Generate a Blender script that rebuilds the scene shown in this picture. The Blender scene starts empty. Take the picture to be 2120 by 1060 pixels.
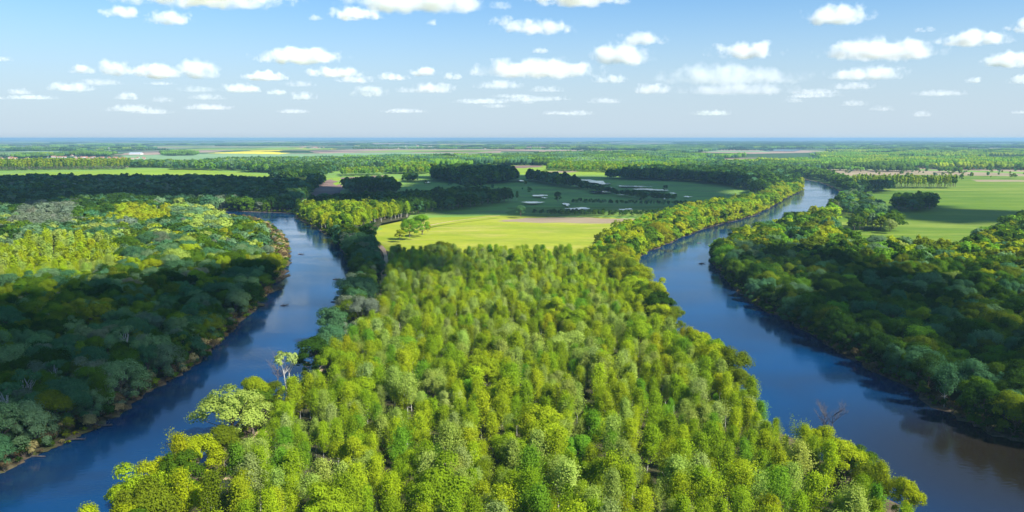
import bpy, bmesh, math, random
import numpy as np
from mathutils import Vector, Matrix, noise as mnoise

random.seed(7)
rng = np.random.default_rng(11)
SC = bpy.context.scene
COL = SC.collection
R = math.radians

# ------------------------------------------------------------------ camera
H = 100.0                      # drone height above the plain, metres
FPX = 1632.0                   # focal length in pixels of the 2120 wide photograph
PITCH = math.atan((530 - 286.0) / FPX)
cam_d = bpy.data.cameras.new('camera')
cam = bpy.data.objects.new('camera', cam_d)
COL.objects.link(cam)
cam.location = (0, 0, H)
cam.rotation_euler = (math.pi / 2 - PITCH, 0, 0)
cam_d.sensor_width = 36
cam_d.lens = FPX / 2120 * 36
cam_d.clip_start = 1
cam_d.clip_end = 300000
SC.camera = cam

# ------------------------------------------------------------------ light
SUN_EL, SUN_AZ = R(44), R(122)          # azimuth clockwise from the view direction: sun on the right
sun_dir = Vector((math.sin(SUN_AZ) * math.cos(SUN_EL), math.cos(SUN_AZ) * math.cos(SUN_EL), math.sin(SUN_EL)))
sd = bpy.data.lights.new('sun', 'SUN')
sd.energy = 5.0
sd.angle = R(0.6)
sd.color = (1.0, 0.97, 0.91)
so = bpy.data.objects.new('sun', sd)
COL.objects.link(so)
so.rotation_euler = sun_dir.to_track_quat('Z', 'Y').to_euler()
so.location = (0, 0, 500)

W = bpy.data.worlds.new('World')
SC.world = W
W.use_nodes = True
wn, wl = W.node_tree.nodes, W.node_tree.links
bg = wn['Background']
sky = wn.new('ShaderNodeTexSky')
sky.sky_type = 'NISHITA'
sky.sun_disc = False
sky.sun_elevation = SUN_EL
sky.sun_rotation = SUN_AZ
sky.altitude = 100
sky.air_density = 1.0
sky.dust_density = 0.7
sky.ozone_density = 1.6
hs = wn.new('ShaderNodeHueSaturation')
hs.inputs['Saturation'].default_value = 1.05
gm = wn.new('ShaderNodeMix'); gm.data_type = 'RGBA'; gm.blend_type = 'MULTIPLY'
gm.inputs['Factor'].default_value = 1.0
gm.inputs['B'].default_value = (0.72, 1.04, 1.28, 1)
wl.new(sky.outputs[0], hs.inputs['Color'])
wl.new(hs.outputs[0], gm.inputs['A'])
# pale ground-level haze all round the horizon
wtc = wn.new('ShaderNodeTexCoord'); wsp = wn.new('ShaderNodeSeparateXYZ'); wl.new(wtc.outputs['Generated'], wsp.inputs[0])
wmr = wn.new('ShaderNodeMapRange'); wmr.interpolation_type = 'SMOOTHERSTEP'
wmr.inputs['From Min'].default_value = -0.02; wmr.inputs['From Max'].default_value = 0.22
wmr.inputs['To Min'].default_value = 0.92; wmr.inputs['To Max'].default_value = 0.0
wl.new(wsp.outputs['Z'], wmr.inputs['Value'])
wmx = wn.new('ShaderNodeMix'); wmx.data_type = 'RGBA'
wmx.inputs['B'].default_value = (4.6, 5.5, 6.4, 1)
wl.new(wmr.outputs[0], wmx.inputs['Factor']); wl.new(gm.outputs['Result'], wmx.inputs['A'])
wl.new(wmx.outputs['Result'], bg.inputs['Color'])
bg.inputs['Strength'].default_value = 0.07

SC.view_settings.view_transform = 'Standard'
SC.view_settings.look = 'None'
SC.view_settings.gamma = 1
SC.view_settings.use_curve_mapping = False
SC.view_settings.exposure = 0.92
SC.render.engine = 'CYCLES'
SC.cycles.max_bounces = 16
SC.cycles.diffuse_bounces = 3
SC.cycles.glossy_bounces = 3
SC.cycles.transmission_bounces = 3
SC.cycles.volume_bounces = 14
SC.cycles.volume_step_rate = 1.0
SC.cycles.volume_max_steps = 64
SC.cycles.transparent_max_bounces = 8
SC.cycles.caustics_reflective = False
SC.cycles.caustics_refractive = False

# ------------------------------------------------------------------ helpers
ct, st = math.cos(PITCH), math.sin(PITCH)


def P(u, v, z=0.0):
    """pixel of the photograph -> point of the level z (world metres)"""
    a, b = u - 1060.0, 530.0 - v
    d = (a, FPX * ct + b * st, -FPX * st + b * ct)
    t = (z - H) / d[2]
    return np.array([d[0] * t, d[1] * t])


def PP(pts, z=0.0):
    return np.array([P(*p) if len(p) == 3 else P(p[0], p[1], z) for p in pts])


def proj(x, y, z):
    """world -> pixel"""
    yy, zz = y, z - H
    f = yy * ct - zz * st
    up = yy * st + zz * ct
    f = np.maximum(f, 1e-3)
    return 1060 + FPX * x / f, 530 - FPX * up / f


def smooth(pts, n=6):
    pts = np.asarray(pts, float)
    out = []
    m = len(pts)
    for i in range(m - 1):
        p0, p1, p2, p3 = pts[max(i - 1, 0)], pts[i], pts[i + 1], pts[min(i + 2, m - 1)]
        for k in range(n):
            t = k / n
            out.append(0.5 * ((2 * p1) + (-p0 + p2) * t + (2 * p0 - 5 * p1 + 4 * p2 - p3) * t * t + (-p0 + 3 * p1 - 3 * p2 + p3) * t ** 3))
    out.append(pts[-1])
    return np.array(out)


def inside(pts, poly):
    x, y = pts[:, 0], pts[:, 1]
    r = np.zeros(len(pts), bool)
    n = len(poly)
    j = n - 1
    for i in range(n):
        xi, yi = poly[i]
        xj, yj = poly[j]
        c = ((yi > y) != (yj > y))
        with np.errstate(divide='ignore', invalid='ignore'):
            xc = (xj - xi) * (y - yi) / (yj - yi + 1e-12) + xi
        r ^= c & (x < xc)
        j = i
    return r


def line_dist(pts, line):
    best = np.full(len(pts), 1e9)
    for a, b in zip(line[:-1], line[1:]):
        ab = b - a
        t = np.clip(((pts - a) @ ab) / (ab @ ab + 1e-9), 0, 1)
        d = np.linalg.norm(pts - (a + t[:, None] * ab), axis=1)
        best = np.minimum(best, d)
    return best


def vnoise(pts, s, seed=0.0):
    return np.array([mnoise.noise(Vector((p[0] / s + seed, p[1] / s - seed, seed * .37))) for p in pts])


def mesh_obj(name, verts, faces, mats, parent=None, kind=None, mat_idx=None, smooth_sh=False):
    me = bpy.data.meshes.new(name)
    if isinstance(verts, np.ndarray):
        verts = verts.tolist()
    if isinstance(faces, np.ndarray):
        faces = faces.tolist()
    me.from_pydata(verts, [], faces)
    for m in (mats if isinstance(mats, (list, tuple)) else [mats]):
        me.materials.append(m)
    if mat_idx is not None:
        me.polygons.foreach_set('material_index', mat_idx)
    if smooth_sh:
        me.polygons.foreach_set('use_smooth', [True] * len(me.polygons))
    me.update()
    o = bpy.data.objects.new(name, me)
    COL.objects.link(o)
    if parent:
        o.parent = parent
    if kind:
        o['kind'] = kind
    return o


def tag(o, label, cat, group=None):
    o['label'] = label
    o['category'] = cat
    if group:
        o['group'] = group
    return o


def empty(name, loc, rz=0, sc=1.0):
    o = bpy.data.objects.new(name, None)
    COL.objects.link(o)
    o.empty_display_size = 0.5
    o.location = loc
    o.rotation_euler = (0, 0, rz)
    o.scale = (sc, sc, sc) if not hasattr(sc, '__len__') else sc
    return o


# ------------------------------------------------------------------ materials
def new_mat(name):
    m = bpy.data.materials.new(name)
    m.use_nodes = True
    nt = m.node_tree
    for n in list(nt.nodes):
        nt.nodes.remove(n)
    out = nt.nodes.new('ShaderNodeOutputMaterial')
    return m, nt, out


def leaf_material(name, inst):
    m, nt, out = new_mat(name)
    N, L = nt.nodes.new, nt.links.new
    if inst:
        c = N('ShaderNodeAttribute'); c.attribute_type = 'INSTANCER'; c.attribute_name = 'tint'
        col = c.outputs['Color']
    else:
        c = N('ShaderNodeObjectInfo'); col = c.outputs['Color']
    g = N('ShaderNodeNewGeometry')
    mr = N('ShaderNodeMapRange')
    mr.inputs['To Min'].default_value = 0.79
    mr.inputs['To Max'].default_value = 1.21
    L(g.outputs['Random Per Island'], mr.inputs['Value'])
    mul = N('ShaderNodeVectorMath'); mul.operation = 'SCALE'
    L(col, mul.inputs[0]); L(mr.outputs[0], mul.inputs['Scale'])
    # leaf undersides let yellow-green light through
    tr = N('ShaderNodeVectorMath'); tr.operation = 'MULTIPLY'
    tr.inputs[1].default_value = (1.15, 1.25, 0.5)
    L(mul.outputs[0], tr.inputs[0])
    d = N('ShaderNodeBsdfDiffuse'); t = N('ShaderNodeBsdfTranslucent')
    L(mul.outputs[0], d.inputs['Color']); L(tr.outputs[0], t.inputs['Color'])
    mx = N('ShaderNodeMixShader'); mx.inputs[0].default_value = 0.42
    L(d.outputs[0], mx.inputs[1]); L(t.outputs[0], mx.inputs[2])
    L(mx.outputs[0], out.inputs['Surface'])
    return m


def simple_mat(name, c1, c2=None, scale=1.0, rough=0.9, stretch=(1, 1, 1), detail=6, spec=0.1, bump=0.0, w=(0.35, 0.65), c3=None, scale3=0.1, rz=0.0):
    m, nt, out = new_mat(name)
    N, L = nt.nodes.new, nt.links.new
    b = N('ShaderNodeBsdfPrincipled')
    b.inputs['Roughness'].default_value = rough
    b.inputs['Specular IOR Level'].default_value = spec
    L(b.outputs[0], out.inputs['Surface'])
    if c2 is None:
        b.inputs['Base Color'].default_value = (*c1, 1)
        return m
    tc = N('ShaderNodeTexCoord')
    mp = N('ShaderNodeMapping')
    mp.inputs['Scale'].default_value = stretch
    mp.inputs['Rotation'].default_value = (0, 0, rz)
    L(tc.outputs['Object'], mp.inputs[0])
    n = N('ShaderNodeTexNoise')
    n.inputs['Scale'].default_value = scale
    n.inputs['Detail'].default_value = detail
    n.inputs['Roughness'].default_value = 0.65
    L(mp.outputs[0], n.inputs['Vector'])
    r = N('ShaderNodeValToRGB')
    r.color_ramp.elements[0].position = w[0]; r.color_ramp.elements[0].color = (*c1, 1)
    r.color_ramp.elements[1].position = w[1]; r.color_ramp.elements[1].color = (*c2, 1)
    L(n.outputs[0], r.inputs[0])
    col = r.outputs[0]
    if c3 is not None:
        n3 = N('ShaderNodeTexNoise')
        n3.inputs['Scale'].default_value = scale3
        n3.inputs['Detail'].default_value = 8
        n3.inputs['Roughness'].default_value = 0.7
        L(mp.outputs[0], n3.inputs['Vector'])
        mr = N('ShaderNodeMapRange')
        mr.inputs['From Min'].default_value = 0.5; mr.inputs['From Max'].default_value = 0.68
        L(n3.outputs[0], mr.inputs['Value'])
        mx = N('ShaderNodeMix'); mx.data_type = 'RGBA'
        L(mr.outputs[0], mx.inputs['Factor']); L(col, mx.inputs['A'])
        mx.inputs['B'].default_value = (*c3, 1)
        col = mx.outputs['Result']
    ng_ = N('ShaderNodeTexNoise'); ng_.inputs['Scale'].default_value = scale * 7; ng_.inputs['Detail'].default_value = 7
    ng_.inputs['Roughness'].default_value = .75
    mg = N('ShaderNodeMapping'); mg.inputs['Scale'].default_value = (1, 3.2 if stretch[0] != stretch[1] else 1, 1); L(mp.outputs[0], mg.inputs[0])
    L(mg.outputs[0], ng_.inputs['Vector'])
    mg2 = N('ShaderNodeMapRange'); mg2.inputs['From Min'].default_value = .3; mg2.inputs['From Max'].default_value = .7
    mg2.inputs['To Min'].default_value = .68; mg2.inputs['To Max'].default_value = 1.25
    L(ng_.outputs[0], mg2.inputs['Value'])
    sg = N('ShaderNodeVectorMath'); sg.operation = 'SCALE'; L(col, sg.inputs[0]); L(mg2.outputs[0], sg.inputs['Scale'])
    col = sg.outputs[0]
    L(col, b.inputs['Base Color'])
    if bump:
        bp = N('ShaderNodeBump'); bp.inputs['Strength'].default_value = bump
        L(n.outputs[0], bp.inputs['Height']); L(bp.outputs[0], b.inputs['Normal'])
    return m


M = {}
M['leaf'] = leaf_material('leaf', False)
M['leaf_inst'] = leaf_material('leaf_mass', True)
M['bark'] = simple_mat('bark', (0.10, 0.075, 0.055), (0.22, 0.18, 0.14), 1.5)
M['pale_bark'] = simple_mat('pale_bark', (0.42, 0.38, 0.33), (0.60, 0.57, 0.52), 1.2)
M['dead_bark'] = simple_mat('dead_bark', (0.09, 0.07, 0.065), (0.20, 0.17, 0.15), 2.0)
M['forest_floor'] = simple_mat('forest_floor', (0.035, 0.04, 0.015), (0.09, 0.075, 0.035), 0.08, c3=(0.05, 0.08, 0.02), scale3=0.3)
M['bank'] = simple_mat('bank_soil', (0.045, 0.035, 0.022), (0.15, 0.11, 0.07), 0.35, c3=(0.10, 0.12, 0.03), scale3=0.15)
M['sand'] = simple_mat('sandy_track', (0.42, 0.27, 0.17), (0.55, 0.38, 0.24), 0.2, c3=(0.20, 0.22, 0.07), scale3=0.12)
M['meadow'] = simple_mat('meadow_grass', (0.20, 0.26, 0.014), (0.32, 0.34, 0.022), 0.012, stretch=(0.6, 1.6, 1), c3=(0.36, 0.33, 0.07), scale3=0.02, rz=0.25)
M['wet_meadow'] = simple_mat('wet_meadow', (0.13, 0.25, 0.045), (0.22, 0.36, 0.05), 0.008, stretch=(0.6, 1.5, 1), c3=(0.17, 0.20, 0.06), scale3=0.012, rz=-0.3)
M['crop'] = simple_mat('crop_green', (0.17, 0.29, 0.018), (0.26, 0.36, 0.025), 0.006, stretch=(0.4, 1.8, 1), c3=(0.26, 0.30, 0.05), scale3=0.009)
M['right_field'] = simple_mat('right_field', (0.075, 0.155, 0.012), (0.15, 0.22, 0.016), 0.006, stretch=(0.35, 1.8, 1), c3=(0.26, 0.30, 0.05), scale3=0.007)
M['tan'] = simple_mat('tan_field', (0.26, 0.19, 0.12), (0.36, 0.28, 0.17), 0.006, stretch=(0.4, 2, 1), c3=(0.20, 0.22, 0.08), scale3=0.01)
M['pink'] = simple_mat('bare_soil', (0.30, 0.19, 0.14), (0.40, 0.28, 0.20), 0.003, stretch=(0.4, 2, 1), c3=(0.28, 0.26, 0.14), scale3=0.004)
M['plough'] = simple_mat('ploughed_soil', (0.17, 0.11, 0.085), (0.24, 0.16, 0.12), 0.006, stretch=(0.4, 2, 1))
M['pale_green'] = simple_mat('pale_green', (0.16, 0.27, 0.12), (0.23, 0.34, 0.15), 0.002, stretch=(0.4, 2, 1))
M['rape'] = simple_mat('rapeseed', (0.62, 0.50, 0.012), (0.75, 0.62, 0.02), 0.002)
M['olive'] = simple_mat('olive_field', (0.18, 0.20, 0.08), (0.28, 0.27, 0.13), 0.004, stretch=(0.4, 2, 1))
M['dark_wood'] = simple_mat('far_wood', (0.03, 0.065, 0.025), (0.06, 0.11, 0.04), 0.004)


def ground_material():
    m, nt, out = new_mat('plain')
    N, L = nt.nodes.new, nt.links.new
    b = N('ShaderNodeBsdfDiffuse')
    tc = N('ShaderNodeTexCoord')
    mp = N('ShaderNodeMapping'); mp.inputs['Scale'].default_value = (0.0009, 0.0013, 1)
    mp.inputs['Rotation'].default_value = (0, 0, 0.3)
    L(tc.outputs['Object'], mp.inputs[0])
    v = N('ShaderNodeTexVoronoi'); v.distance = 'CHEBYCHEV'; v.inputs['Scale'].default_value = 1.0
    v.voronoi_dimensions = '2D'
    L(mp.outputs[0], v.inputs['Vector'])
    sx = N('ShaderNodeSeparateColor'); L(v.outputs['Color'], sx.inputs[0])
    r = N('ShaderNodeValToRGB'); r.color_ramp.interpolation = 'CONSTANT'
    cols = [(0.0, (0.045, 0.09, 0.03)), (0.22, (0.12, 0.20, 0.07)), (0.36, (0.26, 0.19, 0.13)), (0.5, (0.16, 0.24, 0.09)),
            (0.62, (0.31, 0.22, 0.16)), (0.74, (0.20, 0.21, 0.10)), (0.84, (0.05, 0.10, 0.035)), (0.93, (0.24, 0.28, 0.10))]
    e = r.color_ramp.elements
    e[0].position = 0; e[0].color = (*cols[0][1], 1)
    e[1].position = cols[1][0]; e[1].color = (*cols[1][1], 1)
    for p, c in cols[2:]:
        q = e.new(p); q.color = (*c, 1)
    L(sx.outputs[0], r.inputs[0])
    n = N('ShaderNodeTexNoise'); n.inputs['Scale'].default_value = 0.0008; n.inputs['Detail'].default_value = 9
    L(tc.outputs['Object'], n.inputs['Vector'])
    mr = N('ShaderNodeMapRange'); mr.inputs['From Min'].default_value = 0.48; mr.inputs['From Max'].default_value = 0.56
    L(n.outputs[0], mr.inputs['Value'])
    mx = N('ShaderNodeMix'); mx.data_type = 'RGBA'
    L(mr.outputs[0], mx.inputs['Factor']); L(r.outputs[0], mx.inputs['A'])
    mx.inputs['B'].default_value = (0.05, 0.095, 0.035, 1)
    L(mx.outputs['Result'], b.inputs['Color'])
    L(b.outputs[0], out.inputs['Surface'])
    return m


def water_material():
    m, nt, out = new_mat('river_water')
    N, L = nt.nodes.new, nt.links.new
    b = N('ShaderNodeBsdfPrincipled')
    b.inputs['Roughness'].default_value = 0.05
    b.inputs['Specular IOR Level'].default_value = 0.40
    b.inputs['IOR'].default_value = 1.34
    tc = N('ShaderNodeTexCoord')
    mp = N('ShaderNodeMapping'); mp.inputs['Scale'].default_value = (0.5, 1.0, 1)
    mp.inputs['Rotation'].default_value = (0, 0, 0.25)
    L(tc.outputs['Object'], mp.inputs[0])
    n1 = N('ShaderNodeTexNoise'); n1.inputs['Scale'].default_value = 0.9; n1.inputs['Detail'].default_value = 5
    L(mp.outputs[0], n1.inputs['Vector'])
    n2 = N('ShaderNodeTexNoise'); n2.inputs['Scale'].default_value = 0.02; n2.inputs['Detail'].default_value = 4
    n2.inputs['Distortion'].default_value = 1.0
    L(mp.outputs[0], n2.inputs['Vector'])
    mr = N('ShaderNodeMapRange')
    mr.inputs['From Min'].default_value = 0.40; mr.inputs['From Max'].default_value = 0.62
    mr.inputs['To Min'].default_value = 0.05; mr.inputs['To Max'].default_value = 0.22
    L(n2.outputs[0], mr.inputs['Value'])
    bp = N('ShaderNodeBump'); bp.inputs['Distance'].default_value = 0.35
    L(mr.outputs[0], bp.inputs['Strength'])
    L(n1.outputs[0], bp.inputs['Height']); L(bp.outputs[0], b.inputs['Normal'])
    # clear blue water with drifts of brown silt; tree reflection over shallows painted brown
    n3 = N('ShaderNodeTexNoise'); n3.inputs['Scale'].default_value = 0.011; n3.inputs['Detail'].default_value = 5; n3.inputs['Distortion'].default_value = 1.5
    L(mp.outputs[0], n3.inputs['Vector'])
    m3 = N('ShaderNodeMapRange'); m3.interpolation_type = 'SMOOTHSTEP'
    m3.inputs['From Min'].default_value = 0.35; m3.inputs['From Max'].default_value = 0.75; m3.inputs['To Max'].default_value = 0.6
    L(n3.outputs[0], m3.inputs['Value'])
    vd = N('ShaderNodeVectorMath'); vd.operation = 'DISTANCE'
    c_ = REFLECTION_SPOT
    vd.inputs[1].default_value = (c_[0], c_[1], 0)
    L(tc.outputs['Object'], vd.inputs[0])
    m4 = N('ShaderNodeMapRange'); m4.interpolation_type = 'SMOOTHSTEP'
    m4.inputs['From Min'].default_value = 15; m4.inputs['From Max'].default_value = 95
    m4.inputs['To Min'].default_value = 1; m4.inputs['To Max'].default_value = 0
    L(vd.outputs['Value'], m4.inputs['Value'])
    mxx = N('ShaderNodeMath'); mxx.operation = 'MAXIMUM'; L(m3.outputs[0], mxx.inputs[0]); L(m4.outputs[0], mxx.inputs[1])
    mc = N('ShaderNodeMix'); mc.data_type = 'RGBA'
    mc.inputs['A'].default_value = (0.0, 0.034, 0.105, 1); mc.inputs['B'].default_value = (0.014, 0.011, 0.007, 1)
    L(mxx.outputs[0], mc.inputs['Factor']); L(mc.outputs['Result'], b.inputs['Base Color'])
    L(b.outputs[0], out.inputs['Surface'])
    return m


REFLECTION_SPOT = P(2120, 985)
M['ground'] = ground_material()
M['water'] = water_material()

# ------------------------------------------------------------------ rivers (bank lines, near to far)
A = smooth(PP([(-420, 1240), (-180, 1080), (0, 1000), (70, 962), (160, 922), (245, 880), (290, 838), (345, 806), (400, 772), (440, 735), (470, 700),
               (515, 662), (548, 622), (575, 580), (592, 545), (590, 515), (575, 490), (548, 470), (505, 458), (430, 452), (330, 452)]), 5)
B = smooth(PP([(-60, 1290, 12), (120, 1100, 14), (215, 1035, 14), (330, 950, 15), (440, 880, 13), (520, 800, 15), (600, 745, 17), (650, 705, 18), (685, 668, 15),
               (712, 630, 17), (722, 585, 17), (733, 545, 17), (718, 515, 10), (690, 492, 4), (650, 476, 0), (618, 458, 0), (602, 447, 0), (540, 444, 0), (430, 441, 0), (330, 441, 0)]), 5)
rA = rng
jit = lambda L_, a: L_ + np.stack([rA.normal(0, a, len(L_)), rA.normal(0, a, len(L_))], 1)
A = jit(A, 0.9)
B = jit(B, 0.9)
C_ = smooth(PP([(2250, 1290, 12), (2080, 1160, 14), (1950, 1062, 14), (1860, 975, 14), (1790, 925, 13), (1700, 885, 13), (1605, 820, 14), (1530, 765, 15), (1500, 720, 15),
                (1425, 672, 15), (1385, 620, 15), (1345, 580, 14), (1310, 552, 4), (1335, 532, 0), (1400, 503, 0), (1465, 477, 0), (1545, 455, 0), (1590, 437, 0),
                (1630, 412, 0), (1655, 400, 0), (1660, 388, 0), (1650, 378, 0), (1615, 371, 0), (1560, 366, 0)]), 5)
D_ = smooth(PP([(2600, 1060, 0), (2300, 990, 0), (2120, 935, 0), (2030, 905, 0), (1960, 870, 0), (1880, 820, 0), (1800, 775, 0), (1710, 725, 0), (1640, 680, 0), (1570, 645, 0),
                (1515, 600, 0), (1488, 565, 0), (1476, 530, 4), (1500, 500, 10), (1560, 476, 12), (1640, 450, 12), (1715, 430, 12), (1742, 403, 4), (1712, 386, 0), (1672, 375, 0), (1625, 368, 0), (1560, 363.6, 0)]), 5)
C_ = jit(C_, 0.9)
D_ = jit(D_, 0.9)
riv1 = np.vstack([A, B[::-1]])
riv2 = np.vstack([C_, D_[::-1]])


def sheet(name, poly, z, mat, kind='structure', subdiv=0):
    poly = np.asarray(poly)
    bm = bmesh.new()
    vs = [bm.verts.new((p[0], p[1], z)) for p in poly]
    es = [bm.edges.new((vs[i], vs[(i + 1) % len(vs)])) for i in range(len(vs))]
    bmesh.ops.triangle_fill(bm, use_beauty=True, use_dissolve=False, edges=es, normal=(0, 0, 1))
    for f in bm.faces:
        if f.normal.z < 0:
            f.normal_flip()
    me = bpy.data.meshes.new(name)
    bm.to_mesh(me); bm.free()
    me.materials.append(mat)
    o = bpy.data.objects.new(name, me)
    COL.objects.link(o)
    o['kind'] = kind
    return o


# the plain
RG = 110000.0
gv, gf = [(0, 0, 0)], []
for i in range(96):
    a = 2 * math.pi * i / 96
    gv.append((RG * math.cos(a), RG * math.sin(a), 0))
for i in range(96):
    gf.append((0, 1 + i, 1 + (i + 1) % 96))
mesh_obj('ground', gv, gf, M['ground'], kind='structure')
ZL = [0.02]


def zz(step=0.012):
    ZL[0] += step
    return ZL[0]


def wob(pts, amp):
    """subdivide a field outline a little and move it, so no edge is ruler-straight"""
    pts = np.asarray(pts, float)
    out = []
    for i in range(len(pts)):
        a, b = pts[i], pts[(i + 1) % len(pts)]
        for k in range(6):
            q = a + (b - a) * k / 6
            out.append(q + (rng.normal(0, amp, 2) if k else 0))
    return np.array(out)


near_poly = [(-2500, -600), (2500, -600), (3200, 3800), (-3200, 3800)]
sheet('meadow', near_poly, zz(), M['wet_meadow'])
FIELDS = [
    ('field', [(0, 362), (60, 357), (270, 352), (360, 350), (460, 355), (700, 372), (500, 385), (0, 385), (-200, 380), (-200, 356)], 'crop'),
    ('field', [(780, 480), (785, 466), (850, 453), (1000, 447), (1110, 447), (1340, 452), (1360, 470), (1300, 500), (1280, 560), (740, 560)], 'meadow'),
    ('field', [(1028, 458), (1090, 451), (1200, 450), (1340, 454), (1330, 461), (1240, 463), (1100, 461)], 'tan'),
    ('field', [(640, 415), (648, 392), (672, 373), (695, 371), (712, 388), (700, 412)], 'plough'),
    ('field', [(640, 372), (700, 366), (722, 376), (700, 386), (690, 371), (668, 376)], 'crop'),
    ('field', [(712, 382), (706, 368), (810, 362), (790, 366), (750, 372), (770, 384)], 'plough'),
    ('field', [(752, 374), (800, 364), (835, 372), (780, 382), (765, 380)], 'crop'),
    ('field', [(885, 350), (1010, 342), (1120, 341), (1285, 352), (1285, 363), (1090, 361)], 'crop'),
    ('field', [(1030, 344), (1120, 342), (1126, 346), (1060, 349)], 'plough'),
    ('field', [(1090, 357), (1180, 353), (1200, 356), (1120, 360)], 'tan'),
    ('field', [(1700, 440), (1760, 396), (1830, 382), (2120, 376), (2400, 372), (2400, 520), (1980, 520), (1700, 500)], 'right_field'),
    ('field', [(1645, 353), (1700, 350), (1900, 353), (2200, 362), (2200, 366), (1960, 363), (1780, 366), (1700, 360)], 'tan'),
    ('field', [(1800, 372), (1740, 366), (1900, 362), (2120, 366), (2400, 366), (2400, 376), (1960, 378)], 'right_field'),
    ('field', [(1880, 345), (2200, 352), (2200, 358), (1900, 350)], 'pink'),
    ('field', [(2010, 372), (2200, 374), (2200, 378), (2020, 376)], 'tan'),
    ('field', [(1380, 340), (1420, 340), (1660, 346), (1650, 349), (1430, 344)], 'pink'),
    ('field', [(1050, 430), (1500, 425), (1520, 436), (1330, 448), (1050, 446)], 'right_field'),
]
for nm, px, mt in FIELDS:
    pw = PP(px)
    sheet(nm, wob(pw, 2.0 + 0.002 * pw[:, 1].mean()), zz(), M[mt])

# far fields: the ones that can be told apart, then a patchwork towards the horizon
FAR = [
    ([(250, 322), (480, 317.5), (720, 319), (700, 325), (410, 331), (250, 329)], 'pale_green'),
    ([(250, 320), (270, 314), (480, 307.5), (520, 309), (430, 315), (300, 321)], 'pink'),
    ([(425, 317.5), (500, 313.8), (560, 314.2), (600, 317), (580, 319.6), (500, 318)], 'rape'),
    ([(500, 313.6), (540, 310.5), (600, 310.2), (580, 312.6), (540, 313.8)], 'rape'),
    ([(510, 308.6), (560, 306.4), (625, 306.6), (700, 308.6), (640, 310.8), (560, 310)], 'rape'),
    ([(730, 301.8), (785, 300.4), (795, 301.4), (760, 302.6)], 'rape'),
    ([(900, 299), (925, 298.2), (935, 299), (910, 299.8)], 'rape'),
    ([(640, 312.5), (760, 309), (940, 310), (960, 313), (800, 316), (660, 317.5)], 'pink'),
    ([(1015, 304), (1060, 301), (1150, 302), (1230, 308), (1160, 314), (1040, 312)], 'pink'),
    ([(640, 318.5), (900, 314.5), (1010, 314), (900, 320), (700, 323)], 'pale_green'),
    ([(0, 304.5), (60, 301.5), (150, 303), (90, 307), (0, 307)], 'pink'),
    ([(0, 317), (60, 312), (170, 313), (160, 317), (60, 319)], 'tan'),
    ([(1405, 312), (1440, 308.6), (1560, 309), (1700, 312), (1680, 316), (1560, 318.6), (1420, 314.4)], 'pink'),
    ([(2010, 320), (2120, 317.6), (2300, 318), (2300, 321.5), (2100, 322)], 'olive'),
    ([(0, 334), (60, 331), (280, 331), (420, 331), (420, 341), (0, 341)], 'olive'),
]
for px, mt in FAR:
    pw = PP(px)
    sheet('field', wob(pw, 0.004 * pw[:, 1].mean() * 0.6), zz(0.03), M[mt])
frng = random.Random(5)
for i in range(110):
    v = 286.6 + 2.2 + 27 * frng.random() ** 1.5
    u = frng.uniform(-150, 2270)
    if 1380 < u and v > 300 and frng.random() < .8:
        continue
    if u > 1380 and frng.random() < .5:
        continue
    c = P(u, v)
    wx, wy = c[1] * frng.uniform(.02, .09), c[1] * frng.uniform(.03, .08)
    a = frng.uniform(-.25, .25)
    q = [(-wx, -wy), (wx, -wy * .8), (wx, wy), (-wx * .9, wy)]
    q = [(c[0] + x * math.cos(a) - y * math.sin(a), c[1] + x * math.sin(a) + y * math.cos(a)) for x, y in q]
    sheet('field', q, zz(0.03), M[frng.choice(['pink', 'tan', 'pale_green', 'olive', 'pink', 'dark_wood', 'pale_green', 'crop'])])

# floor under the woods, river banks, rivers
LEFT_WOOD = np.vstack([A[:, :], PP([(330, 445), (480, 444), (600, 440), (640, 405), (655, 392)]), PP([(560, 368), (420, 364), (240, 364), (60, 364), (-250, 364)], 17), PP([(-1200, 371), (-1500, 700)]), [[-420, 60]]])
RIGHT_WOOD = np.vstack([D_[:(len(D_) - 1) * 17 // 21], PP([(1728, 445), (1722, 470), (1790, 494), (1870, 500), (1990, 502), (2050, 470), (2120, 440), (2600, 425)], 15), PP([(2700, 700)]), [[420, 60]]])
PLANT = np.vstack([PP([(330, 1300, 0)]), PP([(430, 1120), (520, 985), (590, 900), (690, 800), (775, 700), (800, 620), (808, 575), (812, 552), (960, 551), (1100, 553), (1215, 562), (1240, 590), (1280, 640),
                   (1360, 720), (1440, 800), (1540, 880), (1660, 990), (1760, 1080), (1900, 1200), (2000, 1320)])])
MID_WOOD = np.vstack([B, PP([(330, 441)]), PP([(560, 441), (610, 441), (700, 440), (850, 448), (845, 456), (790, 468), (760, 490), (770, 520), (800, 560), (812, 560), (812, 530)]),
                      PP([(960, 530), (1100, 533), (1215, 545), (1245, 520), (1290, 505), (1350, 478), (1420, 455), (1500, 440), (1570, 425), (1620, 405)]), C_[::-1][20:], [[160, 40], [-160, 40]]])
sheet('forest_floor', LEFT_WOOD, zz(), M['forest_floor'])
sheet('forest_floor', RIGHT_WOOD, zz(), M['forest_floor'])
floor_mid = np.vstack([PP([(330, 1400), (200, 1240), (330, 1090), (440, 1000), (540, 890), (650, 790), (720, 700), (745, 600), (755, 540), (735, 510), (690, 500), (630, 470), (610, 448),
                           (850, 449), (845, 456), (790, 468), (775, 490), (770, 515), (812, 530), (960, 530), (1100, 533), (1215, 545), (1245, 530), (1290, 505), (1350, 478), (1420, 455),
                           (1500, 440), (1570, 425), (1600, 410), (1650, 400), (1590, 440), (1540, 458), (1460, 480), (1340, 535), (1310, 560), (1360, 640), (1420, 720),
                           (1540, 820), (1700, 950), (1860, 1080), (2000, 1200), (1900, 1400)])])
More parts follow.
